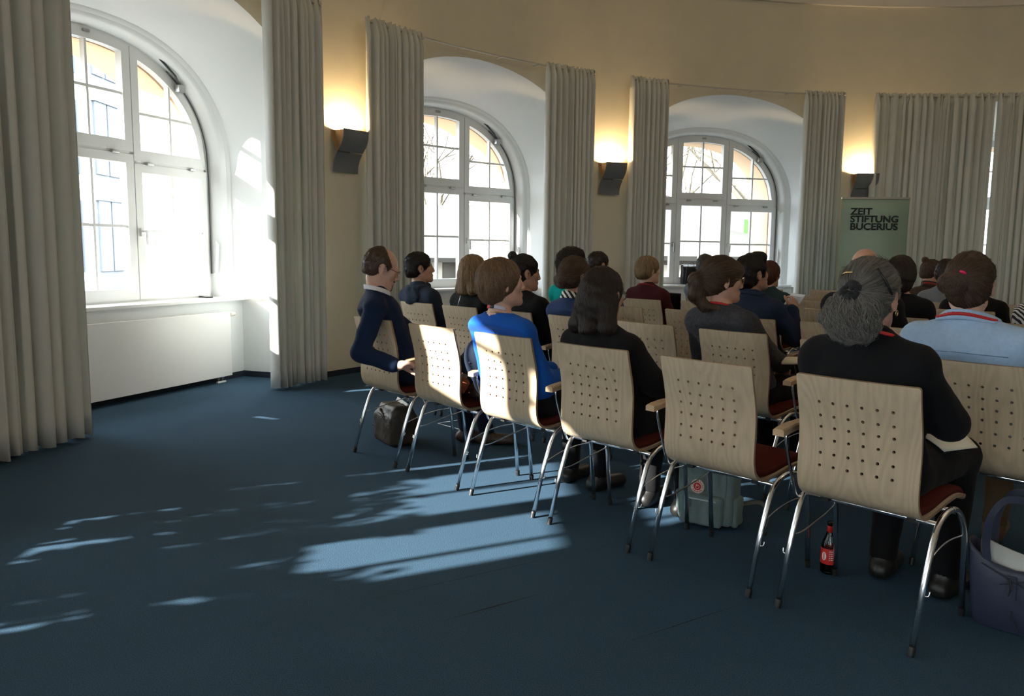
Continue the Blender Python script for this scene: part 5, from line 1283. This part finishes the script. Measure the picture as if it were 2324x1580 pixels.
# badge
bx, bz, R_ = -.030, .190, .033; yb = -.070
mb = MB(); K = 32
mb.add([(bx + R_ * cos(2 * pi * k / K), yb, bz + R_ * sin(2 * pi * k / K)) for k in range(K)] + [(bx + R_ * cos(2 * pi * k / K), yb + .004, bz + R_ * sin(2 * pi * k / K)) for k in range(K)], [tuple(range(K))] + [(k, K + k, K + (k + 1) % K, (k + 1) % K) for k in range(K)])
bd = mb.build('badge', mat('badge_cream', (.74, .68, .58), .7), bp_)
M_BRED = mat('badge_red', (.55, .018, .015), .7)
mb = MB(); r2 = .0185; mb.add([(bx + r2 * cos(2 * pi * k / K), yb - .0008, bz + r2 * sin(2 * pi * k / K)) for k in range(K)], [tuple(range(K))]); mb.build('red_disc', M_BRED, bd)
# curled fox emblem in cream line
mb = MB(); em = bez([(-.009, -.001, 0), (-.007, -.008, 0), (0, -.011, 0), (.007, -.007, 0), (.009, .001, 0), (.004, .006, 0), (-.001, .004, 0), (-.003, .0, 0), (-.006, .006, 0), (-.004, .010, 0), (.0005, .008, 0)], 5)
mb.tube([(bx + p.x, yb - .001, bz + p.y) for p in em], .0011, 5); mb.build('emblem', mat('badge_cream', (.74, .68, .58), .7), bd)
def arc_text(body, r, a0, a1, flip, name):
    n_ = len(body)
    for k, chh in enumerate(body):
        a = a0 + (a1 - a0) * (k + .5) / n_
        def fn(x, y, a=a):
            if not flip: ux, uz, ox, oz = sin(a), cos(a), cos(a), -sin(a); rr = r + y
            else: ux, uz, ox, oz = sin(a), cos(a), -cos(a), sin(a); rr = r - y
            return Vector((bx + ux * rr + ox * x, yb - .0012, bz + uz * rr + oz * x))
        text_mesh(chh, .0115, fn, M_BRED, name, bd, bold=.0003, align='CENTER')
arc_text('FJÄLLRÄVEN', .0212, rad(-105), rad(105), False, 'badge_letter')
arc_text('KÅNKEN', .0295, rad(238), rad(122), True, 'badge_letter')

# lemonade bottle
bt = empty('bottle', (1.275, 3.06, 0)); tag(bt, 'clear glass bottle with a red label standing on the carpet behind a chair leg', 'bottle')
def glass_solid():
    mt = M_GLASS.copy(); mt.name = 'bottle_glass'; N = mt.node_tree.nodes
    for n in N:
        if n.type == 'FRESNEL': n.inputs[0].default_value = 1.5
        if n.type == 'BSDF_TRANSPARENT': n.inputs[0].default_value = (.90, .93, .92, 1)
    return mt
mb = MB(); prof = [(.0, .004), (.026, .003), (.031, .010), (.031, .115), (.027, .135), (.016, .160), (.0125, .175), (.0125, .200), (.0145, .202), (.0145, .212), (.011, .213), (.010, .17), (.025, .13), (.0285, .112), (.0285, .014), (.0, .012)]
mb.lathe(prof, 24); mb.build('glass_body', glass_solid(), bt, smooth=True)
M_LABR = mat('label_red', (.62, .02, .02), .5)
mb = MB(); mb.lathe([(.0315, .045), (.0317, .046), (.0317, .107), (.0315, .108)], 32); lb_ = mb.build('label', M_LABR, bt, smooth=True)
mb = MB(); mb.lathe([(.0130, .172), (.0133, .172), (.0131, .196), (.0128, .197)], 20); mb.build('neck_label', M_LABR, bt, smooth=True)
M_LABW = mat('label_white', (.85, .8, .75), .5)
def on_cyl(a, z, r=.0321): return (r * cos(a), r * sin(a), z)
mb = MB(); a0 = rad(212)
mb.add([on_cyl(a0 + .30 * cos(q), .077 + .017 * sin(q)) for q in [2 * pi * k / 18 for k in range(18)]], [tuple(range(18))]); mb.build('label_emblem', M_LABW, lb_)
for k in range(5):
    mb = MB(); a1 = rad(268); z = .063 + .0085 * k; mb.add([on_cyl(a1 - .36, z), on_cyl(a1, z), on_cyl(a1 + .36, z), on_cyl(a1 + .36, z + .003), on_cyl(a1, z + .003), on_cyl(a1 - .36, z + .003)], [(0, 1, 4, 5), (1, 2, 3, 4)]); mb.build('label_line', M_LABW, lb_)

# navy leather tote at the right edge
tb = empty('tote_bag', (1.735, 2.60, 0), TH + rad(4)); tag(tb, 'navy leather tote bag with a magazine inside on the carpet at right edge', 'bag')
M_TOTE = mat('navy_leather', (.028, .034, .066), .40, noise=.06, nscale=40, bump=.12, bscale=420)
def tote_ring(z, hw, hd, dz=0, n=40):
    out = []
    for k in range(n):
        a = 2 * pi * k / n; c, s_ = cos(a), sin(a); x = hw * math.copysign(abs(c) ** .45, c); y = hd * math.copysign(abs(s_) ** .45, s_)
        zz = z - dz * (1 - min(1, abs(x / hw)) ** 2.2)
        out.append((x, y, zz))
    return out
mb = MB(); rings = [tote_ring(.003, .118, .058), tote_ring(.012, .125, .064), tote_ring(.08, .134, .072), tote_ring(.15, .142, .070), tote_ring(.215, .150, .064, .012), tote_ring(.262, .156, .058, .040), tote_ring(.290, .160, .054, .070)]
inn = [tote_ring(.286, .153, .049, .068), tote_ring(.215, .144, .058, .012), tote_ring(.10, .13, .064), tote_ring(.02, .115, .055)]
mb.loft(rings + inn, closed=True); mb.add(rings[0], [tuple(range(40))]); mb.add(inn[-1], [tuple(range(40))]); mb.build('bag_body', M_TOTE, tb, smooth=True)
for y in (-.052, .052):
    mb = MB(); pp = bez([(-.085, y, .225), (-.095, y * 1.1, .30), (-.085, y * 1.2, .39), (-.045, y * 1.1, .455), (.03, y * 1.1, .455), (.085, y * 1.2, .39), (.095, y * 1.1, .30), (.085, y, .225)], 6)
    mb.loft([[p + Vector((0, -.003, 0)) - (p - Vector((0, y, .3))).normalized() * .012, p + Vector((0, -.003, 0)) + (p - Vector((0, y, .3))).normalized() * .012, p + Vector((0, .004, 0)) + (p - Vector((0, y, .3))).normalized() * .012, p + Vector((0, .004, 0)) - (p - Vector((0, y, .3))).normalized() * .012] for p in pp], closed=True); mb.build('handle', M_TOTE, tb, auto=40)
mb = MB(); mb.tube([(-.10, -.069, .225), (-.02, -.080, .195), (.06, -.078, .165), (.09, -.074, .15)], .0022, 6); mb.tube([(.10, -.069, .225), (.04, -.078, .20), (-.04, -.080, .17)], .0022, 6); mb.build('stitching', mat('navy_dark', (.01, .013, .03), .6), tb)
mb = MB(); mb.loft([[(-.022, -.079, .205), (-.018, -.083, .13)], [(.006, -.080, .205), (.010, -.083, .125)]]); o = mb.build('zip_flap', M_TOTE, tb); md = o.modifiers.new('s', 'SOLIDIFY'); md.thickness = .006
mb = MB(); mb.tube([(-.012, -.086, .200), (-.005, -.090, .165), (-.010, -.090, .14)], [.004, .003, .002], 6); mb.build('zip_pull', M_RUB, tb)
mb = MB(); mb.tube(bez([(.0, -.073, .085), (.005, -.075, .055), (.02, -.074, .02)], 5), .003, 6); mb.build('side_seam', mat('navy_dark', (.01, .013, .03), .6), tb)
mg = empty('magazine', (1.735, 2.60, .20), TH + rad(2)); tag(mg, 'pale magazine sticking out of the navy tote bag', 'magazine')
mb = MB(); mb.loft([[(-.13, -.012 + .02 * (x / .12) ** 2, 0) if False else (x, -.010 + .03 * (x / .12) ** 2 - .015, -.12), (x, .0 + .03 * (x / .12) ** 2 - .015, .072 - .02 * x / .12)] for x in [-.12 + .24 * k / 10 for k in range(11)]]); o = mb.build('pages', mat('magazine_paper', (.52, .54, .52), .6), mg, smooth=True); md = o.modifiers.new('s', 'SOLIDIFY'); md.thickness = .010

# papers, notebooks, tablets in hands and laps
def sheet(name, label, cat, corners, mt, th=.002, extra=None, bend=0.0):
    c = sum((Vector(p) for p in corners), Vector()) / 4; t = empty(name, c); tag(t, label, cat)
    a, b, c2, d = (Vector(p) - c for p in corners); n = (b - a).cross(d - a).normalized(); mb = MB(); K = 6; rows = []
    for i in range(K + 1):
        u = i / K; l = a.lerp(d, u); r = b.lerp(c2, u); rows.append([l.lerp(r, v / K) + n * bend * (4 * (v / K) * (1 - v / K)) for v in range(K + 1)])
    mb.loft(rows); o = mb.build('leaf', mt, t, smooth=True); md = o.modifiers.new('s', 'SOLIDIFY'); md.thickness = th; md.offset = 0
    if extra: extra(t, rows, n)
    return t
S = lambda f, ix, x, y, z: tuple(seat_pos(f, ix, x, y, z))
def printed(t, rows, n):
    for k in range(7):
        a, b = Vector(rows[1][1]).lerp(Vector(rows[5][1]), k / 7), Vector(rows[1][5]).lerp(Vector(rows[5][5]), k / 7); dd = (Vector(rows[2][1]) - Vector(rows[1][1])) * .18
        for sg in (1,):
            mb = MB(); o_ = -n * .0016; mb.add([a + o_, b + o_, b + dd + o_, a + dd + o_], [(0, 1, 2, 3)]); mb.build('text_line', mat('print_grey', (.35, .36, .38), .8), t)
            mb = MB(); o_ = n * .0016; mb.add([a + o_, b + o_, b + dd + o_, a + dd + o_], [(0, 1, 2, 3)]); mb.build('text_line', mat('print_grey', (.35, .36, .38), .8), t)
sheet('paper_sheet', 'printed white sheet held up by the man in the navy blazer', 'paper', [S(1.95, 2.24, .06, .35, .935), S(1.95, 2.24, .145, .37, .915), S(1.95, 2.24, .20, .37, 1.005), S(1.95, 2.24, .115, .35, 1.015)], M_PAPER, .0015, printed)
def cover(t, rows, n):
    mb = MB(); o_ = -n * .004; c = [Vector(rows[0][0]), Vector(rows[0][-1]), Vector(rows[-1][-1]), Vector(rows[-1][0])]; ce = sum(c, Vector()) / 4
    mb.add([ce + (p - ce) * 1.03 + o_ for p in c], [(0, 1, 2, 3)]); o = mb.build('cover', M_RUB, t); md = o.modifiers.new('s', 'SOLIDIFY'); md.thickness = .003
sheet('notebook', 'open cream notebook with black cover on the lap of the grey curly haired woman', 'notebook', [S(0, 5, .085, .32, .650), S(0, 5, .170, .33, .600), S(0, 5, .232, .46, .605), S(0, 5, .140, .46, .682)], M_CREAM, .004, cover, .004)
nb = empty('notebook', S(1.10, 3.0, .165, .31, .690), TH + rad(-35)); tag(nb, 'cream notebook rolled open by the ponytail woman above the armrest', 'notebook')
mb = MB(); rows = []
for k in range(15):
    a = rad(200) - rad(235) * k / 14; rows.append([(-.055 + .0, 0, 0)])
prof_ = [( .052 * cos(a) * 1.15, .026 * sin(a)) for a in [rad(175) - rad(190) * k / 14 for k in range(15)]]
mb.loft([[(x, -.075, z) for x, z in prof_], [(x, .075, z) for x, z in prof_]]); o = mb.build('cover', M_CREAM, nb, smooth=True); md = o.modifiers.new('s', 'SOLIDIFY'); md.thickness = .005
for q in range(4):
    mb = MB(); s_ = .86 - .13 * q; mb.loft([[(x * s_, -.074, z * s_ * .9 - .003 * q) for x, z in prof_], [(x * s_, .074, z * s_ * .9 - .003 * q) for x, z in prof_]]); o = mb.build('page', M_CREAM if q % 2 else mat('page_shade', (.45, .40, .30), .8), nb, smooth=True); md = o.modifiers.new('s', 'SOLIDIFY'); md.thickness = .003
sheet('notepad', 'white notepad on the lap of the long dark haired woman', 'notepad', [S(0, 3, .06, .33, .632), S(0, 3, .165, .31, .628), S(0, 3, .185, .43, .66), S(0, 3, .08, .45, .665)], M_PAPER, .008)
ph_ = empty('phone', S(0, 3, .145, .36, .662), TH + rad(20)); tag(ph_, 'black phone lying on the white notepad', 'phone')
mb = MB(); mb.box((-.036, -.072, -.004), (.036, .072, .004)); bevel(mb.build('phone_body', M_RUB, ph_), .004, 3); mb = MB(); mb.box((-.033, -.066, .004), (.033, .066, .0046)); mb.build('screen', mat('screen_black', (.01, .01, .012), .1), ph_)
tbq = empty('tablet', S(3.0, -.64, .10, .33, .80), TH + rad(-10)); tag(tbq, 'black tablet held upright in front of the burgundy sweater', 'tablet')
mb = MB(); mb.box((-.085, -.006, -.11), (.085, .004, .11)); bevel(mb.build('tablet_body', M_RUB, tbq), .006, 3)
mb = MB(); mb.box((-.076, -.0068, -.10), (.076, -.006, .10)); mb.build('screen', mat('screen_black', (.01, .01, .012), .1), tbq)
# small dark object on the left sill
q = empty('smartphone', bay(PH[0], 1.14, 9.40, .797), rad(PH[0] + 70)); tag(q, 'small black phone lying on the sill of the large left window', 'phone')
mb = MB(); mb.box((-.036, -.07, .0), (.036, .07, .010)); bevel(mb.build('phone_body', M_RUB, q), .004, 3); mb = MB(); mb.box((-.032, -.062, .010), (.032, .062, .0108)); mb.build('screen', mat('screen_black', (.01, .01, .012), .1), q)
# black rucksack on the third sill
k_ = empty('rucksack', bay(PH[2], -.23, 9.33, .797), rad(PH[2] + 80)); tag(k_, 'black shiny rucksack standing on the sill of the third window', 'backpack')
M_PVC = mat('black_pvc', (.010, .011, .013), .28, bump=.3, bscale=30)
sdf_obj('main_body', [rbox((0, 0, .14), (.105, .045, .115), .02, .02)], .010, M_PVC, k_, .005, 25, lambda X, Y, Z: .002 - Z + 0 * X + 0 * Y)
sdf_obj('roll_top', [cone((-.11, -.01, .275), (.11, -.01, .275), .026, .026, .01), cone((-.10, .03, .262), (.10, .03, .262), .022, .022, .02)], .010, M_PVC, k_, .003, 40)
mb = MB(); mb.tube(bez([(-.045, .05, .27), (-.035, .055, .325), (.035, .055, .325), (.045, .05, .27)], 6), .004, 6); mb.build('carry_handle', M_PVC, k_, smooth=True)
for x in (-.07, .07): mb = MB(); mb.tube(bez([(x, .065, .25), (x * 1.3, .11, .15), (x * 1.35, .10, .03), (x * 1.1, .07, .01)], 6), .008, 6); mb.build('shoulder_strap', M_PVC, k_, smooth=True)
# floor socket lid
fb = empty('floor_socket', (-.36, 5.74, 0), rad(-48)); tag(fb, 'flush floor socket lid with a thin frame in the carpet between the rows', 'floor box')
mb = MB()
for (x0, y0, x1, y1) in ((-.13, -.13, .13, -.124), (-.13, .124, .13, .13), (-.13, -.124, -.124, .124), (.124, -.124, .13, .124)): mb.box((x0, y0, .0), (x1, y1, .004))
mb.build('lid_frame', M_METAL, fb); mb = MB(); mb.box((-.122, -.122, .0), (.122, .122, .003)); mb.build('lid', M_CARPET, fb); mb = MB(); mb.box((-.03, .085, .003), (.03, .105, .005)); mb.build('lid_grip', M_RUB, fb)

# unseen leafy plants added on the sill to block part of the floor sun
M_LEAF = mat('leaf_green', (.05, .12, .03), .5); M_POT = mat('clay_pot', (.35, .16, .09), .8)
for j, (u, ht, spread) in enumerate(((-1.02, .66, .24), (-.60, .50, .20), (-.20, .68, .27), (.20, .66, .26), (.62, .66, .26))):
    pt = empty('potted_plant', bay(PH[4], u, 9.34, .797)); tag(pt, ['bushy potted plant, first on the sill outside the left of the picture', 'low potted plant, second on the sill outside the left of the picture', 'tall bushy potted plant in the middle of the sill left of the picture', 'leafy potted plant right of the sill middle, left of the picture', 'leafy potted plant at the right end of the sill left of the picture'][j], 'plant', 'potted plants on the sill')
    mb = MB(); mb.lathe([(0, 0), (.05, 0), (.065, .11), (.07, .11), (.07, .125), (.06, .125), (.055, .10), (0, .10)], 18); mb.build('pot', M_POT, pt, smooth=False)
    rnd = random.Random(j + 3); lf = MB()
    for q in range(620):
        a = rnd.uniform(0, 6.28); hh_ = rnd.uniform(.12, ht); r = spread * rnd.uniform(.15, 1) * min(1, .35 + hh_); c = Vector((r * cos(a), r * sin(a) * .8, hh_)); d = Vector((cos(a + rnd.uniform(-.8, .8)), sin(a + rnd.uniform(-.8, .8)), rnd.uniform(-.4, .7))).normalized(); s_ = d.orthogonal().normalized() * rnd.uniform(.018, .03); l = rnd.uniform(.07, .12)
        lf.add([c, c + d * l * .5 + s_, c + d * l, c + d * l * .5 - s_], [(0, 1, 2, 3)])
    o = lf.build('foliage', M_LEAF, pt); o['kind'] = 'stuff'
    st = MB()
    for q in range(5): a = q * 1.26; st.tube([(0, 0, .10), (.04 * cos(a), .04 * sin(a), .25), (spread * .5 * cos(a), spread * .4 * sin(a), ht * .85)], [.006, .004, .002], 5)
    st.build('stems', M_LEAF, pt)

# ------------------------------------------------------------------ outdoors
M_GROUND = mat('pale_gravel', (.115, .115, .11), .95, noise=.1, nscale=2)
mb = MB(); K = 64; rin, rout = 9.9, 120.0
mb.loft([[pol(rin, 360 * k / K, -.7) for k in range(K + 1)], [pol(rout, 360 * k / K, -.7) for k in range(K + 1)]]); tag(mb.build('ground', M_GROUND), kind='structure')
def outbox(name, x0, x1, y0, y1, z0, z1, mt, parent=None, M=None): mb = MB(); mb.box((x0, y0, z0), (x1, y1, z1), 0, M); return mb.build(name, mt, parent)
# slab tower seen through the left window
tw = empty('office_tower', (-16.5, 25.8, -.7)); tag(tw, 'tall pale blue grey slab building seen through the left window', 'building')
M_TOW = mat('tower_panel', (.24, .26, .29), .6); M_TGL = mat('tower_glass', (.20, .225, .26), .5)
outbox('tower_core', -3.6, 3.6, -.85, .85, 0, 26, M_TOW, tw)
for fl_ in range(8):
    for c in range(2):
        outbox('window', 3.6, 3.66, -.75 + c * .78, -.05 + c * .78, 1.2 + 3.0 * fl_, 3.4 + 3.0 * fl_, M_TGL, tw)
    outbox('floor_band', 3.6, 3.72, -.86, .86, .4 + 3.0 * fl_, .75 + 3.0 * fl_, M_TOW, tw)
for c in range(6):
    for fl_ in range(8): outbox('window', -3.3 + 1.12 * c, -2.45 + 1.12 * c, -.91, -.85, 1.2 + 3.0 * fl_, 3.4 + 3.0 * fl_, M_TGL, tw)
# low pavilions with pale pitched roofs
M_ROOF = mat('pale_roof', (.075, .072, .066), .7); M_PALE = mat('pale_wall', (.06, .055, .046), .8)
def pavilion(x, y, rz, lb, L=6.0, Wd=4.0, h=1.9, rise=1.0):
    t = empty('pavilion', (x, y, -.7), rz); tag(t, lb, 'building', 'pavilions outside the windows')
    mb = MB(); mb.add([(-L / 2, -Wd / 2, h), (L / 2, -Wd / 2, h), (L / 2, 0, h + rise), (-L / 2, 0, h + rise), (-L / 2, Wd / 2, h), (L / 2, Wd / 2, h)], [(0, 1, 2, 3), (3, 2, 5, 4)]); o = mb.build('roof', M_ROOF, t); md = o.modifiers.new('s', 'SOLIDIFY'); md.thickness = .12
    outbox('wall', -L / 2 + .3, L / 2 - .3, -Wd / 2 + .3, Wd / 2 - .3, 0, h, M_PALE, t)
    for k in range(4):
        xx = -L / 2 + .1 + (L - .2) * k / 3; outbox('post', xx - .06, xx + .06, -Wd / 2 - .02, -Wd / 2 + .1, 0, h, M_PALE, t)
    for k in range(3): xx = -L / 2 + 1 + (L - 2) * k / 2; outbox('door', xx - .4, xx + .4, -Wd / 2 + .27, -Wd / 2 + .31, .1, 1.7, mat('pavilion_door', (.30, .28, .25), .6), t)
pavilion(3.2, 19.5, rad(8), 'pale pitched roof pavilion seen through the third window', rise=1.3)
pavilion(-2.6, 20.0, rad(20), 'pale pitched roof pavilion seen through the middle window', 5, 4, 1.8, 1.3)
# green flag banner on its pole
fgb = empty('flag_banner', (5.55, 18.6, -.7), rad(-10)); tag(fgb, 'bright green and white upright flag banner outside the third window', 'banner')
outbox('pole', -.72, -.66, -.03, .03, 0, 3.6, M_METAL, fgb); outbox('flag', -.22, .30, -.01, .01, .9, 2.75, mat('flag_green', (.035, .11, .015), .7), fgb); outbox('flag_stripe', -.62, -.22, -.01, .01, .9, 2.95, mat('flag_white', (.12, .12, .12), .7), fgb); outbox('foot', -.9, .3, -.25, .25, 0, .08, M_METAL, fgb)
for k in range(2): outbox('flag_panel', -.10 + .14 * k, -.03 + .14 * k, -.016, -.01, 1.2, 2.5, mat('flag_white', (.12, .12, .12), .7), fgb)
# bare trees
M_BARK = mat('bark', (.16, .135, .10), .9, noise=.2, nscale=8)
def tree(x, y, hgt, seed, lb, spread=1.0):
    rnd = random.Random(seed); t = empty('bare_tree', (x, y, -.7)); tag(t, lb, 'tree', 'bare winter trees outside the windows')
    tr = MB(); br = MB()
    def grow_(p, d, l, r, lev):
        mid = p + d * l * .5 + Vector((rnd.uniform(-1, 1), rnd.uniform(-1, 1), 0)) * l * .07; e = p + d * l + Vector((rnd.uniform(-1, 1), rnd.uniform(-1, 1), 0)) * l * .08
        (tr if lev == 0 else br).tube([p, mid, e], [r, r * .82, r * .62], 6 if lev < 2 else 3, caps=False)
        if lev >= 5: return
        for _ in range(3 if lev < 4 else 2):
            a = rnd.uniform(0, 6.28); sp = rnd.uniform(.35, .85) * spread; nd = (d + Vector((cos(a) * sp, sin(a) * sp, rnd.uniform(-.1, .3)))).normalized()
            q = p.lerp(e, rnd.uniform(.55, 1)) if lev else p.lerp(e, rnd.uniform(.6, 1)); grow_(q, nd, l * rnd.uniform(.6, .8), r * .55, lev + 1)
    grow_(Vector((0, 0, 0)), Vector((rnd.uniform(-.1, .1), 0, 1)), hgt * .34, hgt * .014, 0)
    tr.build('trunk', M_BARK, t, smooth=True); br.build('branches', M_BARK, t, smooth=True)
tree(-2.2, 24, 9, 1, 'bare tree at the left of the middle window'); tree(.2, 27, 10, 2, 'bare tree behind the mullion of the middle window'); tree(6.3, 20.5, 9, 3, 'large bare tree in the right half of the third window', 1.2); tree(3.6, 24, 9, 4, 'bare tree in the centre of the third window'); tree(4.9, 28, 10, 5, 'farther bare tree between centre and right of the third window'); tree(-4.4, 29, 10, 6, 'bare tree far left beyond the middle window')
# brown winter shrubs on a bank
M_SHRUB = mat('winter_shrub', (.055, .043, .030), .95, noise=.35, nscale=3, bump=1, bscale=6)
def shrub(x, y, sx, sy, sz, seed, lb):
    rnd = random.Random(seed); mb = MB(); nU, nV = 26, 10
    rows = []
    for j in range(nV + 1):
        b = pi / 2 * j / nV; rows.append([(sx * cos(b) * cos(a) * (1 + rnd.uniform(-.12, .12)), sy * cos(b) * sin(a) * (1 + rnd.uniform(-.12, .12)), sz * sin(b) * (1 + rnd.uniform(-.12, .12))) for a in [2 * pi * k / nU for k in range(nU)]])
    mb.loft(rows, closed=True); o = mb.build('shrub', M_SHRUB, None, smooth=True); o.location = (x, y, -.72); tag(o, lb, 'shrub', 'winter shrubs outside the windows')
    tw_ = MB()
    for _ in range(140):
        a, b = rnd.uniform(0, 6.28), rnd.uniform(.1, 1.5); p = Vector((sx * cos(b) * cos(a), sy * cos(b) * sin(a), sz * sin(b))); tw_.tube([p * .85, p * 1.1 + Vector((0, 0, .1)), p * 1.22 + Vector((rnd.uniform(-.2, .2), rnd.uniform(-.2, .2), .2))], [.015, .01, .004], 3, caps=False)
    o2 = tw_.build('twigs', M_BARK, o); o2['kind'] = 'stuff'
shrub(-.8, 26, 4.5, 2.5, 3.2, 11, 'brown winter shrub seen through the middle window'); shrub(4.2, 26.5, 4.5, 2.5, 3.6, 12, 'brown winter shrub at the centre of the third window'); shrub(8.5, 24, 4, 2.5, 3.0, 13, 'brown winter shrub at the right of the third window'); shrub(-6.5, 27, 4, 2.5, 3.0, 14, 'brown winter shrub left beyond the middle window')
